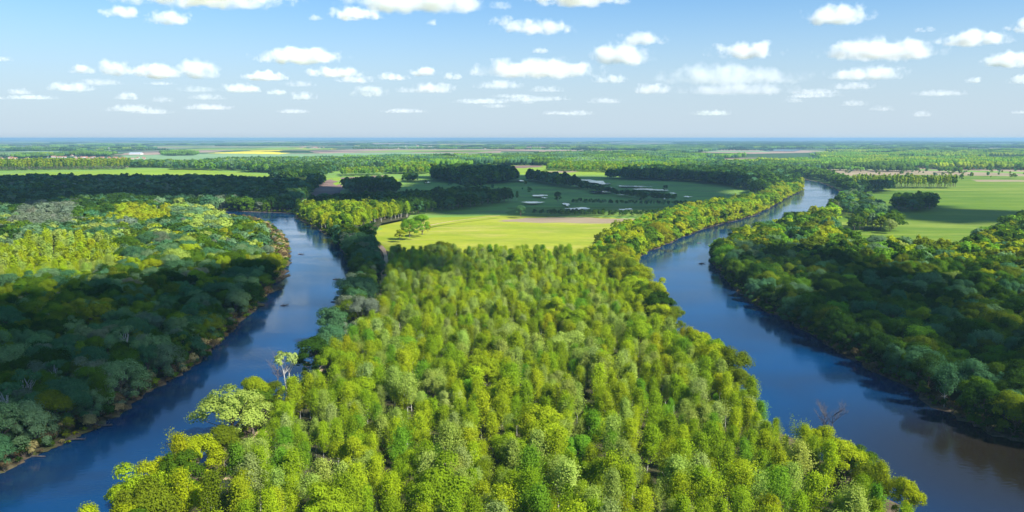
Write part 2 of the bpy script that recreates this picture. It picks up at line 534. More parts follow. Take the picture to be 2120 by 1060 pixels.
sheet('forest_floor', floor_mid, zz(), M['forest_floor'])
ZR = zz(0.03)
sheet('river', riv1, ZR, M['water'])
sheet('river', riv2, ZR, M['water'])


def bank_ribbon(line, side, z0=ZR):
    """low earth bank with uneven width: foot in the water, crest, back slope"""
    n = len(line)
    t = np.gradient(line, axis=0)
    t /= np.linalg.norm(t, axis=1)[:, None] + 1e-9
    nrm = np.stack([-t[:, 1], t[:, 0]], 1) * side
    ns = np.array([mnoise.noise(Vector((i * .35, side, 0))) for i in range(n)])
    v, f = [], []
    prof = [(-1.0, -0.1), (0.2, 0.25), (1.2, 0.5), (2.6, 0.5), (5, -0.2)]
    for i in range(n):
        for k, (d, z) in enumerate(prof):
            dd = d + ns[i] * 3.0 + 1.2 * math.sin(i * 2.7)
            v.append((line[i][0] + nrm[i][0] * dd, line[i][1] + nrm[i][1] * dd, z0 + z * (1 + .5 * ns[i]) if z > 0 else z0 + z))
    for i in range(n - 1):
        for k in range(len(prof) - 1):
            a = i * 5 + k
            f.append((a, a + 1, a + 6, a + 5) if side > 0 else (a, a + 5, a + 6, a + 1))
    mesh_obj('riverbank', v, f, M['bank'], kind='structure', smooth_sh=True)


bank_ribbon(A, 1); bank_ribbon(B, -1); bank_ribbon(C_, 1); bank_ribbon(D_, -1)

# mud and reed spits that reach into the left river
SPITS = [[(560, 585), (600, 575), (602, 580), (580, 592), (555, 600)], [(545, 600), (583, 600), (590, 607), (560, 616), (535, 618)], [(560, 548), (598, 548), (606, 552), (590, 560), (562, 562)],
         [(548, 562), (590, 566), (600, 570), (585, 580), (548, 582)], [(578, 528), (600, 527), (604, 531), (584, 535)], [(500, 640), (538, 638), (550, 642), (520, 652), (500, 655)],
         [(95, 945), (160, 915), (205, 900), (235, 895), (190, 912), (120, 946), (60, 968), (40, 966)], [(1468, 522), (1490, 520), (1500, 535), (1482, 540)]]
for s_ in SPITS:
    pw = PP(s_)
    sheet('mudbank', wob(pw, 0.7), zz(0.015) + 0.1, M['bank'])

# puddles of the flooded meadow and the far lake
M['pool'] = simple_mat('flood_water', (0.02, 0.03, 0.035), rough=0.12, spec=0.5)
POOLS = [
    [(1196, 374), (1222, 373), (1232, 378), (1212, 378)], [(1212, 377), (1246, 375), (1262, 381), (1236, 384), (1222, 381)], [(1240, 382), (1264, 380), (1276, 385), (1244, 386)],
    [(1270, 384), (1300, 386), (1352, 389), (1345, 392), (1310, 391), (1282, 389)], [(1308, 394), (1340, 392), (1374, 395), (1384, 399), (1350, 398), (1318, 396)],
    [(1204, 397), (1228, 396), (1262, 400), (1276, 403), (1240, 404), (1212, 401)], [(1268, 404), (1300, 406), (1308, 409), (1280, 408)],
    [(1100, 407), (1128, 405), (1134, 409), (1108, 412)], [(1166, 424), (1180, 421), (1186, 428), (1174, 434), (1164, 431)], [(1170, 436), (1206, 433), (1214, 437), (1186, 441)],
    [(1282, 438), (1300, 435), (1306, 438), (1290, 441)], [(1085, 423), (1105, 420), (1135, 421), (1126, 426), (1092, 426)], [(876, 379), (890, 378), (896, 381), (882, 382)],
    [(978, 388), (992, 394), (986, 396), (974, 390)], [(945, 402), (958, 402), (960, 407), (950, 408)], [(1188, 387), (1206, 386), (1212, 389), (1194, 390)],
    [(1378, 402), (1398, 401), (1400, 405), (1384, 406)], [(1068, 374), (1082, 376), (1086, 379), (1072, 378)], [(1410, 409), (1432, 409), (1436, 412), (1416, 413)],
    [(1360, 414), (1385, 413), (1392, 416), (1368, 417)], [(1118, 412), (1132, 411), (1138, 414), (1124, 416)], [(1246, 391), (1262, 390), (1268, 393), (1252, 394)]]
for s_ in POOLS:
    vm = sum(q_[1] for q_ in s_) / len(s_)
    pw = PP([(q_[0], vm + (q_[1] - vm) * .6) for q_ in s_])
    cs = 3.2
    lo_, hi_ = pw.min(0) - 12, pw.max(0) + 12
    gx, gy = np.meshgrid(np.arange(lo_[0], hi_[0], cs), np.arange(lo_[1], hi_[1], cs * 2))
    cc = np.stack([gx.ravel(), gy.ravel()], 1)
    edge_ = line_dist(cc, np.vstack([pw, pw[:1]])) * np.where(inside(cc, pw), 1, -1)
    nz_ = np.array([mnoise.fractal(Vector((q_[0] / 22, q_[1] / 60, 2.2)), 1.0, 2.0, 4) for q_ in cc])
    cc = cc[edge_ / 10 + nz_ * 1.3 > .15]
    if not len(cc):
        continue
    zp = zz(0.012)
    q4 = np.array([(-.5, -1), (.5, -1), (.5, 1), (-.5, 1)]) * cs
    vp = (cc[:, None, :] + q4[None]).reshape(-1, 2)
    bmp = bmesh.new()
    vs_ = [bmp.verts.new((a_, b_, zp)) for a_, b_ in vp]
    for k_ in range(len(cc)):
        bmp.faces.new(vs_[4 * k_:4 * k_ + 4])
    bmesh.ops.remove_doubles(bmp, verts=bmp.verts, dist=.1)
    mep = bpy.data.meshes.new('flood_pool'); bmp.to_mesh(mep); bmp.free()
    mep.materials.append(M['pool'])
    op = bpy.data.objects.new('flood_pool', mep); COL.objects.link(op); op['kind'] = 'structure'
for s_ in [[(1572, 310), (1590, 307.5), (1650, 306.5), (1662, 311), (1640, 314), (1590, 313.4)], [(1682, 317), (1706, 316), (1712, 319), (1690, 320)]]:
    sheet('lake', wob(PP(s_), 12), zz(0.03) + .1, M['pool'])

# sandy tracks
TRACKS = [[(762, 640), (775, 660), (772, 700), (740, 725), (690, 765), (650, 800), (600, 850), (560, 900), (540, 935), (520, 985), (430, 1060)],
          [(770, 512), (790, 520), (800, 545), (795, 580), (790, 610), (772, 640)],
          [(850, 482), (925, 466), (1000, 456), (1035, 452)]]
track_lines = []
for tr, wd in zip(TRACKS, (2.4, 2.2, 1.3)):
    ln = smooth(PP(tr), 5)
    track_lines.append(ln)
    t = np.gradient(ln, axis=0); t /= np.linalg.norm(t, axis=1)[:, None]
    nr = np.stack([-t[:, 1], t[:, 0]], 1)
    w_ = wd * (1 + .35 * rng.normal(0, 1, len(ln))[:, None].clip(-1, 1))
    sheet('dirt_track', np.vstack([ln + nr * w_, (ln - nr * w_)[::-1]]), zz(0.02) + .02, M['sand'])

# ------------------------------------------------------------------ trees: mesh builders
def unit_rand(n, r_):
    v = r_.normal(size=(n, 3))
    return v / np.linalg.norm(v, axis=1)[:, None]


def leaf_quads(cent, nrm, size, r_):
    n = len(cent)
    nn = nrm + unit_rand(n, r_) * 0.5
    nn /= np.linalg.norm(nn, axis=1)[:, None] + 1e-9
    a = np.cross(nn, unit_rand(n, r_)); a /= np.linalg.norm(a, axis=1)[:, None] + 1e-9
    b = np.cross(nn, a)
    s = (size * r_.uniform(.6, 1.35, n))[:, None]
    w = s * r_.uniform(.55, .95, n)[:, None]
    v = np.stack([cent - a * s - b * w * .6, cent + a * s * .2 - b * w, cent + a * s + b * w * .4, cent - a * s * .3 + b * w], 1).reshape(-1, 3)
    f = np.arange(4 * n).reshape(-1, 4)
    return v, f


def tube(p0, p1, r0, r1, k=6):
    p0, p1 = np.array(p0, float), np.array(p1, float)
    d = p1 - p0
    d /= np.linalg.norm(d) + 1e-9
    x = np.cross(d, [0.3, 0.9, 0.1]); x /= np.linalg.norm(x) + 1e-9
    y = np.cross(d, x)
    v = []
    for p, r_ in ((p0, r0), (p1, r1)):
        for i in range(k):
            a = 2 * math.pi * i / k
            v.append(p + r_ * (x * math.cos(a) + y * math.sin(a)))
    f = [(i, (i + 1) % k, k + (i + 1) % k, k + i) for i in range(k)]
    return v, f


class MB:
    def __init__(s):
        s.v, s.f, s.m = [], [], []

    def add(s, vf, m=0):
        b = len(s.v)
        s.v += [tuple(p) for p in vf[0]]
        s.f += [tuple(int(i) + b for i in q) for q in vf[1]]
        s.m += [m] * len(vf[1])


def lobes_for(kind, r_):
    """lobe centres and radii of a crown, by kind, in metres for the nominal height"""
    L = []
    if kind == 'poplar':        # 17 m, ovoid
        Hh, Wd, z0 = 17, 4.5, 3.8
        for k in range(24):
            t = (k + r_.uniform(0, .8)) / 24
            z = z0 + (Hh - z0 - 1.2) * t
            env = Wd * (math.sin(math.pi * min(1, (0.20 + 0.76 * t))) ** 0.85)
            a = k * 2.4 + r_.uniform(-.6, .6)
            rr = max(0.0, env - 1.3) * r_.uniform(.6, 1.05)
            L.append((rr * math.cos(a), rr * math.sin(a), z, r_.uniform(.8, 1.75) * (0.7 + .35 * env / Wd)))
        L.append((0, 0, Hh - 1.4, 1.2))
    elif kind == 'willow':      # 15 m, wide smooth dome
        for k in range(24):
            a = k * 2.4 + r_.uniform(-.4, .4)
            t = math.sqrt((k + .5) / 24)
            rr = 6.4 * t
            z = 3.6 + 8.2 * math.sqrt(max(0.04, 1 - (t * .97) ** 2)) + r_.uniform(-.6, .6)
            L.append((rr * math.cos(a), rr * math.sin(a), z, r_.uniform(1.9, 2.6)))
        for k in range(7):
            a = k * .9
            L.append((6.6 * math.cos(a), 6.6 * math.sin(a), r_.uniform(3, 4.6), 1.7))
    elif kind == 'broad':       # 15 m, lumpy
        ox, oy = r_.uniform(-.6, .6, 2)
        for k in range(17):
            a = k * 2.4 + r_.uniform(-.7, .7)
            t = math.sqrt((k + .5) / 17)
            rr = 4.3 * t * r_.uniform(.75, 1.1)
            z = 4.6 + 7.6 * math.sqrt(max(0.03, 1 - (t * .96) ** 2)) * r_.uniform(.82, 1.1)
            L.append((ox + rr * math.cos(a), oy + rr * math.sin(a), z, r_.uniform(1.3, 2.4)))
        for k in range(5):
            a = k * 1.3
            L.append((4 * math.cos(a), 4 * math.sin(a), r_.uniform(3.4, 5.5), 1.6))
    elif kind == 'spread':      # 17 m, open branching crown with separate clumps
        for k in range(30):
            a = k * 2.4 + r_.uniform(-.7, .7)
            t = math.sqrt((k + .5) / 30)
            rr = 5.8 * t * r_.uniform(.8, 1.1)
            z = 4.5 + 11.0 * math.sqrt(max(0.03, 1 - (t * .93) ** 2)) * r_.uniform(.45, 1.05)
            L.append((rr * math.cos(a), rr * math.sin(a), z, r_.uniform(1.2, 2.1)))
    elif kind == 'row':         # 26 m, tall with bare stem
        for k in range(12):
            t = (k + .5) / 12
            z = 9 + 15.5 * t
            env = 2.9 * math.sin(math.pi * (0.2 + .72 * t)) ** .8
            a = k * 2.4
            rr = max(0, env - 1.3)
            L.append((rr * math.cos(a), rr * math.sin(a), z, r_.uniform(1.4, 2.0)))
    elif kind == 'shrub':       # 4 m
        for k in range(7):
            a = k * 2.4
            rr = 1.5 * math.sqrt(k / 7)
            L.append((rr * math.cos(a), rr * math.sin(a), 1.2 + 1.6 * (1 - (rr / 2) ** 2) * r_.uniform(.7, 1.1), r_.uniform(.7, 1.15)))
    elif kind == 'thin':        # 17 m, sparse crown high on white stems
        for k in range(13):
            a = k * 2.4 + r_.uniform(-.5, .5)
            rr = 3.6 * math.sqrt((k + .5) / 13)
            L.append((rr * math.cos(a), rr * math.sin(a), 12 + 4.2 * math.sqrt(max(0, 1 - (rr / 4) ** 2)) * r_.uniform(.7, 1), r_.uniform(.9, 1.5)))
    return np.array(L)


NOM = dict(poplar=17, willow=14.5, broad=14.5, spread=17, row=26, shrub=4, thin=17)


def feather(kind, seed, n, size):
    """young poplar: leaves strung along steep branchlets, so the crown is loose and streaky"""
    r_ = np.random.default_rng(seed)
    L = lobes_for(kind, r_)
    Hh, Wd, z0 = 17, r_.uniform(3.2, 4.5), r_.uniform(3.4, 5.4)
    tip = r_.uniform(.5, .8)
    nt_ = 120
    lop = r_.uniform(-.25, .25, 2)
    C, D = [], []
    per = n // nt_ + 1
    for k in range(nt_):
        t = ((k + r_.uniform(0, 1)) / nt_) ** .85
        z = z0 + (Hh - z0 - 1.4) * t
        a = k * 2.39996 + r_.uniform(-.4, .4)
        bump = .76 + .6 * mnoise.noise(Vector((math.cos(a) * 1.3, math.sin(a) * 1.3, t * 5 + seed)))
        env = Wd * 1.12 * bump * (min(1, (t + .05) / .22) ** .5 * (1 - t) ** tip + .10) * (1 + .28 * math.sin(a * 2 + seed) + lop[0] * math.cos(a) + lop[1] * math.sin(a)) * r_.uniform(.55, 1.12)
        rise = env * r_.uniform(.9, 1.7)
        s = r_.uniform(.25, 1.0, per) ** .6
        sp = .16 + .42 * s
        p = np.stack([math.cos(a) * env * s, math.sin(a) * env * s, z + rise * s ** 1.4 - .8], 1) + r_.normal(0, 1, (per, 3)) * sp[:, None]
        C.append(p)
        d = np.tile([math.cos(a) * .8, math.sin(a) * .8, .75], (per, 1)) + r_.normal(0, .35, (per, 3))
        D.append(d / np.linalg.norm(d, axis=1)[:, None])
    C, D = np.vstack(C), np.vstack(D)
    return leaf_quads(C, D, size, r_), L


def crown(kind, seed, n, size):
    if kind == 'poplar':
        return feather(kind, seed, n, size)
    r_ = np.random.default_rng(seed)
    L = lobes_for(kind, r_)
    L[:, :2] += r_.normal(0, .5, (len(L), 2)); L[:, 2] += r_.normal(0, .45 if kind != 'shrub' else .1, len(L)); L[:, 3] *= r_.uniform(.6, 1.15, len(L))
    w = L[:, 3] ** 2
    idx = r_.choice(len(L), n * 2, p=w / w.sum())
    d = unit_rand(n * 2, r_)
    d[:, 2] = np.where(d[:, 2] < -0.35, -d[:, 2], d[:, 2])
    rad = L[idx, 3] * (r_.uniform(.55, 1.12, n * 2) + np.abs(r_.normal(0, .10, n * 2)))
    d2 = d.copy()
    c = L[idx, :3] + d2 * rad[:, None]
    # drop leaves deep inside another lobe
    keep = np.ones(len(c), bool)
    for l in L:
        keep &= np.linalg.norm(c - l[:3], axis=1) > l[3] * .52
    c, d = c[keep][:n], d[keep][:n]
    ctr = np.array([0, 0, L[:, 2].mean()])
    o = c - ctr
    o /= np.linalg.norm(o, axis=1)[:, None] + 1e-9
    return leaf_quads(c, d * .8 + o * .5, size, r_), L


def trunk(kind, seed, L, k=6):
    r_ = np.random.default_rng(seed + 99)
    mb = MB()
    top = L[:, 2].max()
    if kind == 'shrub':
        for i in range(5):
            a = i * 1.3
            mb.add(tube((0, 0, -.1), (1.0 * math.cos(a), 1.0 * math.sin(a), 2.2), .09, .03, 4))
        return mb
    rb = {'poplar': .2, 'willow': .42, 'broad': .36, 'spread': .5, 'row': .24, 'thin': .26}[kind]
    if kind in ('thin',):
        for s_ in (-1, 1):
            p = [(0, 0, -.2), (.5 * s_, .1, 5), (.9 * s_, .3 * s_, 9.5), (1.7 * s_, .2, 13.5)]
            for q in range(3):
                mb.add(tube(p[q], p[q + 1], rb * (1 - q * .22), rb * (.78 - q * .22), k))
            for l in L[::3]:
                mb.add(tube(p[2], l[:3], .12, .04, 4))
        return mb
    lean = r_.uniform(-.5, .5, 2)
    zf = top * (.9 if kind in ('poplar', 'row') else .45)
    pts = [np.array((0, 0, -.3))] + [np.array((lean[0] * t + r_.uniform(-.1, .1), lean[1] * t, zf * t)) for t in (.33, .66, 1.0)]
    for q in range(3):
        mb.add(tube(pts[q], pts[q + 1], rb * (1 - .25 * q), rb * (1 - .25 * (q + 1)), k))
    for i, l in enumerate(L):
        if i % 2 and kind in ('poplar', 'row'):
            continue
        t = min(.95, max(.3, (l[2] - 3.0) / zf * .8))
        base = np.array((lean[0] * t, lean[1] * t, zf * t))
        mb.add(tube(base, l[:3], rb * .35, rb * .1, 4))
    return mb


NEAR = dict(poplar=(7600, .155), willow=(12000, .21), broad=(11000, .185), spread=(9000, .19), row=(1800, .38), shrub=(600, .19), thin=(1500, .25))
MID = dict(poplar=(700, .56), willow=(1000, .7), broad=(800, .65), spread=(800, .65), row=(400, .8), shrub=(90, .5), thin=(200, .6))
FARL = dict(poplar=(110, 1.5), willow=(130, 2.0), broad=(110, 1.9), spread=(120, 1.8), row=(90, 1.8))
NVAR = dict(poplar=9, willow=5, broad=6, spread=3, row=2, shrub=4, thin=3)
src = {}        # kind -> list of (crown mesh, trunk mesh) for single trees


def mesh_from(name, v, f, mats, mi=None):
    me = bpy.data.meshes.new(name)
    v = np.asarray(v, np.float32)
    f = list(f)
    me.from_pydata(v.tolist() if isinstance(v, np.ndarray) else v, [], [tuple(int(i) for i in q) for q in f])
    for m in mats:
        me.materials.append(m)
    if mi is not None:
        me.polygons.foreach_set('material_index', mi)
    me.update()
    return me


lib = {}        # (kind, lod) -> collection of source objects for the masses


def build_lib():
    for kind in NVAR:
        src[kind] = []
        for s_ in range(NVAR[kind]):
            n, sz = NEAR[kind]
            (v, f), L = crown(kind, 100 + s_ * 7 + len(kind), n, sz)
            tb = trunk(kind, s_ * 7 + len(kind), L)
            bark = M['pale_bark'] if kind in ('thin', 'poplar') else M['bark']
            cm = mesh_from(kind + '_crown', v, f, [M['leaf']])
            tm = mesh_from(kind + '_trunk', tb.v, tb.f, [bark])
            src[kind].append((cm, tm))
            for lod, table in (('near', NEAR), ('mid', MID), ('far', FARL)):
                if kind not in table or (lod == 'far' and s_ > 1) or (lod == 'near' and kind in ('shrub', 'thin')):
                    continue
                if lod != 'near':
                    n2, sz2 = table[kind]
                    (v2, f2), _ = crown(kind, 100 + s_ * 7 + len(kind), n2, sz2)
                else:
                    v2, f2 = v, f
                mb = MB(); mb.v = [tuple(p) for p in v2]; mb.f = [tuple(q) for q in f2]; mb.m = [0] * len(f2)
                if lod != 'far':
                    t2 = tb if lod == 'near' else trunk(kind, s_ * 7 + len(kind), L[::3], 4)
                    mb.add((t2.v, t2.f), 1)
                elif kind == 'row':
                    mb.add(tube((0, 0, -.3), (0, 0, 20), .35, .15, 4), 1)
                me = mesh_from('%s_%s' % (kind, lod), mb.v, mb.f, [M['leaf_inst'], bark], mb.m)
                ob = bpy.data.objects.new('%s_%s_%02d' % (kind, lod, s_), me)
                lib.setdefault((kind, lod), bpy.data.collections.new('%s_%s' % (kind, lod))).objects.link(ob)
    # far groves: lumps of two dozen small crowns, for kilometres away
    for s_ in range(3):
        r_ = np.random.default_rng(50 + s_)
        mb = MB()
        bm = bmesh.new(); bmesh.ops.create_icosphere(bm, subdivisions=1, radius=1)
        iv = np.array([q.co[:] for q in bm.verts]); fi = [[q.index for q in f.verts] for f in bm.faces]; bm.free()
        for i in range(6):
            for j in range(4):
                c = np.array((i * 11 - 28 + r_.uniform(-4, 4), j * 11 - 17 + r_.uniform(-4, 4), 9.5 + r_.uniform(-2.5, 2.5)))
                s3 = np.array((r_.uniform(5, 8), r_.uniform(5, 8), r_.uniform(7, 9)))
                mb.add((iv * s3 * r_.uniform(.8, 1.15, (len(iv), 1)) + c, fi))
        me = mesh_from('grove', mb.v, mb.f, [M['leaf_inst']])
        ob = bpy.data.objects.new('grove_%02d' % s_, me)
        lib.setdefault(('grove', 'far'), bpy.data.collections.new('groves')).objects.link(ob)


build_lib()


def mass(name, kind, lod, pts, scl, rot, tint, label=None):
    """one object of kind stuff: instances of a library tree on a cloud of points"""
    n = len(pts)
    if n == 0:
        return
    me = bpy.data.meshes.new(name)
    me.from_pydata([(p[0], p[1], ZR) for p in pts], [], [])
    at = me.attributes.new('scl', 'FLOAT_VECTOR', 'POINT'); at.data.foreach_set('vector', np.asarray(scl, np.float32).ravel())
    at = me.attributes.new('rot', 'FLOAT_VECTOR', 'POINT'); at.data.foreach_set('vector', np.asarray(rot, np.float32).ravel())
    at = me.attributes.new('tint', 'FLOAT_COLOR', 'POINT'); at.data.foreach_set('color', np.hstack([tint, np.ones((n, 1))]).astype(np.float32).ravel())
    o = bpy.data.objects.new(name, me)
    COL.objects.link(o)
    o['kind'] = 'stuff'
    ng = bpy.data.node_groups.new(name, 'GeometryNodeTree')
    ng.interface.new_socket('Geometry', in_out='INPUT', socket_type='NodeSocketGeometry')
    ng.interface.new_socket('Geometry', in_out='OUTPUT', socket_type='NodeSocketGeometry')
    N, L = ng.nodes.new, ng.links.new
    gi, go = N('NodeGroupInput'), N('NodeGroupOutput')
    ip = N('GeometryNodeInstanceOnPoints')
    ci = N('GeometryNodeCollectionInfo'); ci.inputs['Collection'].default_value = lib[(kind, lod)]
    ci.inputs['Separate Children'].default_value = True
    ci.inputs['Reset Children'].default_value = True
    L(gi.outputs[0], ip.inputs['Points']); L(ci.outputs[0], ip.inputs['Instance'])
    ip.inputs['Pick Instance'].default_value = True
    rv = N('FunctionNodeRandomValue'); rv.data_type = 'INT'
    rv.inputs[4].default_value = 0; rv.inputs[5].default_value = len(lib[(kind, lod)].objects) - 1
    L(rv.outputs[2], ip.inputs['Instance Index'])
    for nm, sk in (('rot', 'Rotation'), ('scl', 'Scale')):
        na = N('GeometryNodeInputNamedAttribute'); na.data_type = 'FLOAT_VECTOR'; na.inputs[0].default_value = nm
        if nm == 'rot':
            er = N('FunctionNodeEulerToRotation'); L(na.outputs[0], er.inputs[0]); L(er.outputs[0], ip.inputs[sk])
        else:
            L(na.outputs[0], ip.inputs[sk])
    L(ip.outputs[0], go.inputs[0])
    md = o.modifiers.new('plant', 'NODES'); md.node_group = ng
    return o


# ------------------------------------------------------------------ leaf colours, woodland shade darkened into teal, deep, mid and olive, with label words
TINT = {
    'fresh': ((0.235, 0.335, 0.014), 'fresh green'), 'lime': ((0.32, 0.395, 0.015), 'lime green'), 'yellow': ((0.33, 0.37, 0.010), 'yellow green'),
    'pale': ((0.33, 0.41, 0.075), 'pale green'), 'cream': ((0.33, 0.40, 0.11), 'pale cream green'), 'mid': ((0.09, 0.17, 0.010), 'mid green'),
    'deep': ((0.040, 0.095, 0.010), 'deep green'), 'olive': ((0.145, 0.195, 0.010), 'olive green'), 'silver': ((0.17, 0.28, 0.12), 'silvery green'),
    'teal': ((0.085, 0.195, 0.080), 'grey green'), 'grey': ((0.18, 0.22, 0.14), 'greyish'), 'gold': ((0.31, 0.32, 0.010), 'golden green'),
    'brown': ((0.17, 0.12, 0.06), 'brownish'), 'straw': ((0.40, 0.32, 0.14), 'straw coloured'), 'bright': ((0.16, 0.31, 0.020), 'bright green'),
}
PAL = {
    'plant': [('fresh', 8), ('lime', 7), ('pale', 5), ('bright', 2), ('cream', 1.4), ('yellow', .8), ('olive', .7)],
    'far_bright': [('bright', 3), ('fresh', 3), ('silver', 1), ('mid', 1)],
    'plant_edge': [('yellow', 4), ('lime', 3), ('olive', 3), ('gold', 2), ('mid', 3)],
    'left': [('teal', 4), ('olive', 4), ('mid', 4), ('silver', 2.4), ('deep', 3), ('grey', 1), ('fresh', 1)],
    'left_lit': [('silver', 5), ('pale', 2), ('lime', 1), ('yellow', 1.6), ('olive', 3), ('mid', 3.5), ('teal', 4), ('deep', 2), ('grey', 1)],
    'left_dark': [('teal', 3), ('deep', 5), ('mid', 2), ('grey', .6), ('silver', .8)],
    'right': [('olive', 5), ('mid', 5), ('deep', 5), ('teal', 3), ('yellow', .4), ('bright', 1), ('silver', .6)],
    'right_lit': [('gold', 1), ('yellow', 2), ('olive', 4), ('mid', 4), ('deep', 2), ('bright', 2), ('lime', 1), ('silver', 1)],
    'bankw': [('yellow', 3), ('lime', 3), ('mid', 3), ('bright', 3), ('gold', 1), ('fresh', 2)],
    'eastbank': [('deep', 3), ('mid', 3), ('teal', 3), ('grey', 1), ('olive', 1)],
    'dark': [('deep', 5), ('mid', 1.5), ('teal', 1)],
    'brightwood': [('bright', 4), ('fresh', 3), ('lime', 1)],
    'mixfar': [('mid', 3), ('teal', 3), ('bright', 3), ('silver', 2.5), ('deep', 1.5), ('fresh', 1)],
    'popl': [('lime', 3), ('yellow', 2), ('fresh', 3), ('mid', 2)],
    'mid': [('mid', 3), ('bright', 1)],
}

# (name, polygon, spacing, height, {kind: weight}, palette)
WOODS = []


def wood(poly, sp, h, kinds, pal, tag_='', px=True):
    WOODS.append((PP(poly) if px else np.asarray(poly), sp, h, kinds, pal, tag_))


TREES = dict((k, []) for k in NVAR)     # kind -> rows (x, y, height, tint, region, width factor)


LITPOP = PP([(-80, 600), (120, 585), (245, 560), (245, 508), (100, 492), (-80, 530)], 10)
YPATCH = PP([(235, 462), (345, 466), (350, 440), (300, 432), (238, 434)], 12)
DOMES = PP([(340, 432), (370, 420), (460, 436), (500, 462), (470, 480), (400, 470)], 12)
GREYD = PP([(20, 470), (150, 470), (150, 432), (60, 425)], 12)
POINT_BRUSH = PP([(430, 450), (560, 452), (610, 490), (610, 560), (560, 575), (548, 520), (520, 490), (430, 466)])


def fill(poly, sp, h, kinds, pal, region, jitter=.42, rows=None):
    lo, hi = poly.min(0), poly.max(0)
    lo = np.maximum(lo, (-2600, 60)); hi = np.minimum(hi, (2600, 9000))
    if rows is None:
        gx, gy = np.meshgrid(np.arange(lo[0], hi[0], sp), np.arange(lo[1], hi[1], sp * .9))
        gx = gx + (np.arange(gx.shape[0]) % 2)[:, None] * sp * .5
        p = np.stack([gx.ravel(), gy.ravel()], 1)
    else:
        ang, along = rows
        R_ = max(hi[0] - lo[0], hi[1] - lo[1])
        gx, gy = np.meshgrid(np.arange(-R_, R_, sp), np.arange(-R_, R_, along))
        gx, gy = gx.ravel(), gy.ravel()
        c = (lo + hi) / 2
        p = np.stack([c[0] + gx * math.cos(ang) - gy * math.sin(ang), c[1] + gx * math.sin(ang) + gy * math.cos(ang)], 1)
    p = p + rng.uniform(-1, 1, p.shape) * sp * jitter
    # only the part of the world the camera, or one a step aside, could see
    m = (np.abs(p[:, 0]) < 0.66 * p[:, 1] + 70) & (p[:, 1] > 100)
    p = p[m]
    p = p[inside(p, poly)]
    if len(p) == 0:
        return
    p = p[~inside(p, riv1) & ~inside(p, riv2)]
    big = max(4.0, h * .28)
    for ln, mg in ((A, 2.4), (B, 1.0), (C_, 0.8), (D_, 0.5)):
        near = np.linalg.norm(p - ln.mean(0), axis=1) < 1e9
        p = p[line_dist(p, ln) > mg]
    for ln in track_lines:
        p = p[line_dist(p, ln) > 3.6]
    p = p[~inside(p, POINT_BRUSH)]
    if len(p) == 0:
        return
    nz = vnoise(p, 42, 3.1)
    nz2 = vnoise(p, 17, 8.7)
    ks, kw = list(kinds), np.array(list(kinds.values()), float)
    names, pw = [a for a, _ in PAL[pal]], np.array([b for _, b in PAL[pal]], float)
    pw /= pw.sum()
    cum = np.cumsum(pw)
    kc = np.cumsum(kw / kw.sum())
    # colours come in patches: mix of a smooth field and chance
    uu = (0.5 + nz * .9 + rng.normal(0, .22, len(p))) % 1.0
    vv = (0.5 + nz2 * .8 + rng.normal(0, .2, len(p))) % 1.0
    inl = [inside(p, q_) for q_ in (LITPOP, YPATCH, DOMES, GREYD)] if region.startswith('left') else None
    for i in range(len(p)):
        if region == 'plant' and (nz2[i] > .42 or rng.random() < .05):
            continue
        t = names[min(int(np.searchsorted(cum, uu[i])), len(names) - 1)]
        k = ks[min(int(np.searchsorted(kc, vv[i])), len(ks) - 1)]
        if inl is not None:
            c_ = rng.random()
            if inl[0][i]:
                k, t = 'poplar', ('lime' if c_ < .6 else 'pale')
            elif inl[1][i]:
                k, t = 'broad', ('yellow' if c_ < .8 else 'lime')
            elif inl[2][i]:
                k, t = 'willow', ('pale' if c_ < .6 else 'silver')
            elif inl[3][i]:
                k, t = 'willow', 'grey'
        hh = h * rng.uniform(.74, 1.18) * (1 + .14 * nz[i])
        if k == 'willow':
            hh *= rng.uniform(.85, 1.1)
            if pal not in ('plant_edge', 'plant', 'bankw') and t in ('yellow', 'gold', 'lime', 'olive') and rng.random() < .7:
                t = ('silver', 'teal', 'teal', 'pale')[int(rng.integers(4))]
        TREES[k].append((p[i][0], p[i][1], hh, t, region, rng.uniform(.8, 1.32) if k == 'willow' else rng.uniform(.8, 1.3) if k == 'broad' else rng.uniform(.85, 1.15)))


def cut(poly, y0, y1):
    """part of a polygon between two depths (Sutherland-Hodgman)"""
    def clip(pl, f):
        o = []
        for i in range(len(pl)):
            a, b = pl[i - 1], pl[i]
            fa, fb = f(a), f(b)
            if (fa >= 0) != (fb >= 0):
                o.append(a + (b - a) * fa / (fa - fb))
            if fb >= 0:
                o.append(b)
        return np.array(o)
    return clip(clip(np.asarray(poly, float), lambda p: p[1] - y0), lambda p: y1 - p[1])



# -- the plantation between the rivers
split_y = 330
fill(PLANT, 6.7, 15.5, {'poplar': 9, 'broad': .6}, 'plant', 'plant', .5)
# rough strips between plantation and rivers
edgeB = np.vstack([B, PP([(610, 445), (700, 442), (850, 449), (845, 456), (785, 468), (770, 490), (765, 515)]), PP([(780, 560), (778, 640), (760, 700), (670, 790), (570, 890), (480, 1000), (360, 1160), (250, 1300)])])
fill(cut(edgeB, 0, 335), 8.2, 15.5, {'broad': 4, 'willow': 1.0, 'poplar': 2, 'spread': .3}, 'plant_edge', 'eastbank')
fill(cut(edgeB, 335, 760), 8.6, 16.5, {'broad': 4, 'willow': 2}, 'eastbank', 'eastbank')
edgeC = np.vstack([C_[:(len(C_) - 1) * 12 // 23 + 1], PP([(1300, 535), (1240, 520), (1230, 555), (1255, 600), (1300, 640), (1380, 720), (1460, 800), (1560, 880), (1680, 990), (1780, 1080), (1920, 1200), (2050, 1300)])])
fill(edgeC, 8.0, 15, {'broad': 4, 'willow': 1, 'poplar': 1.2, 'spread': .4}, 'plant_edge', 'westbank')
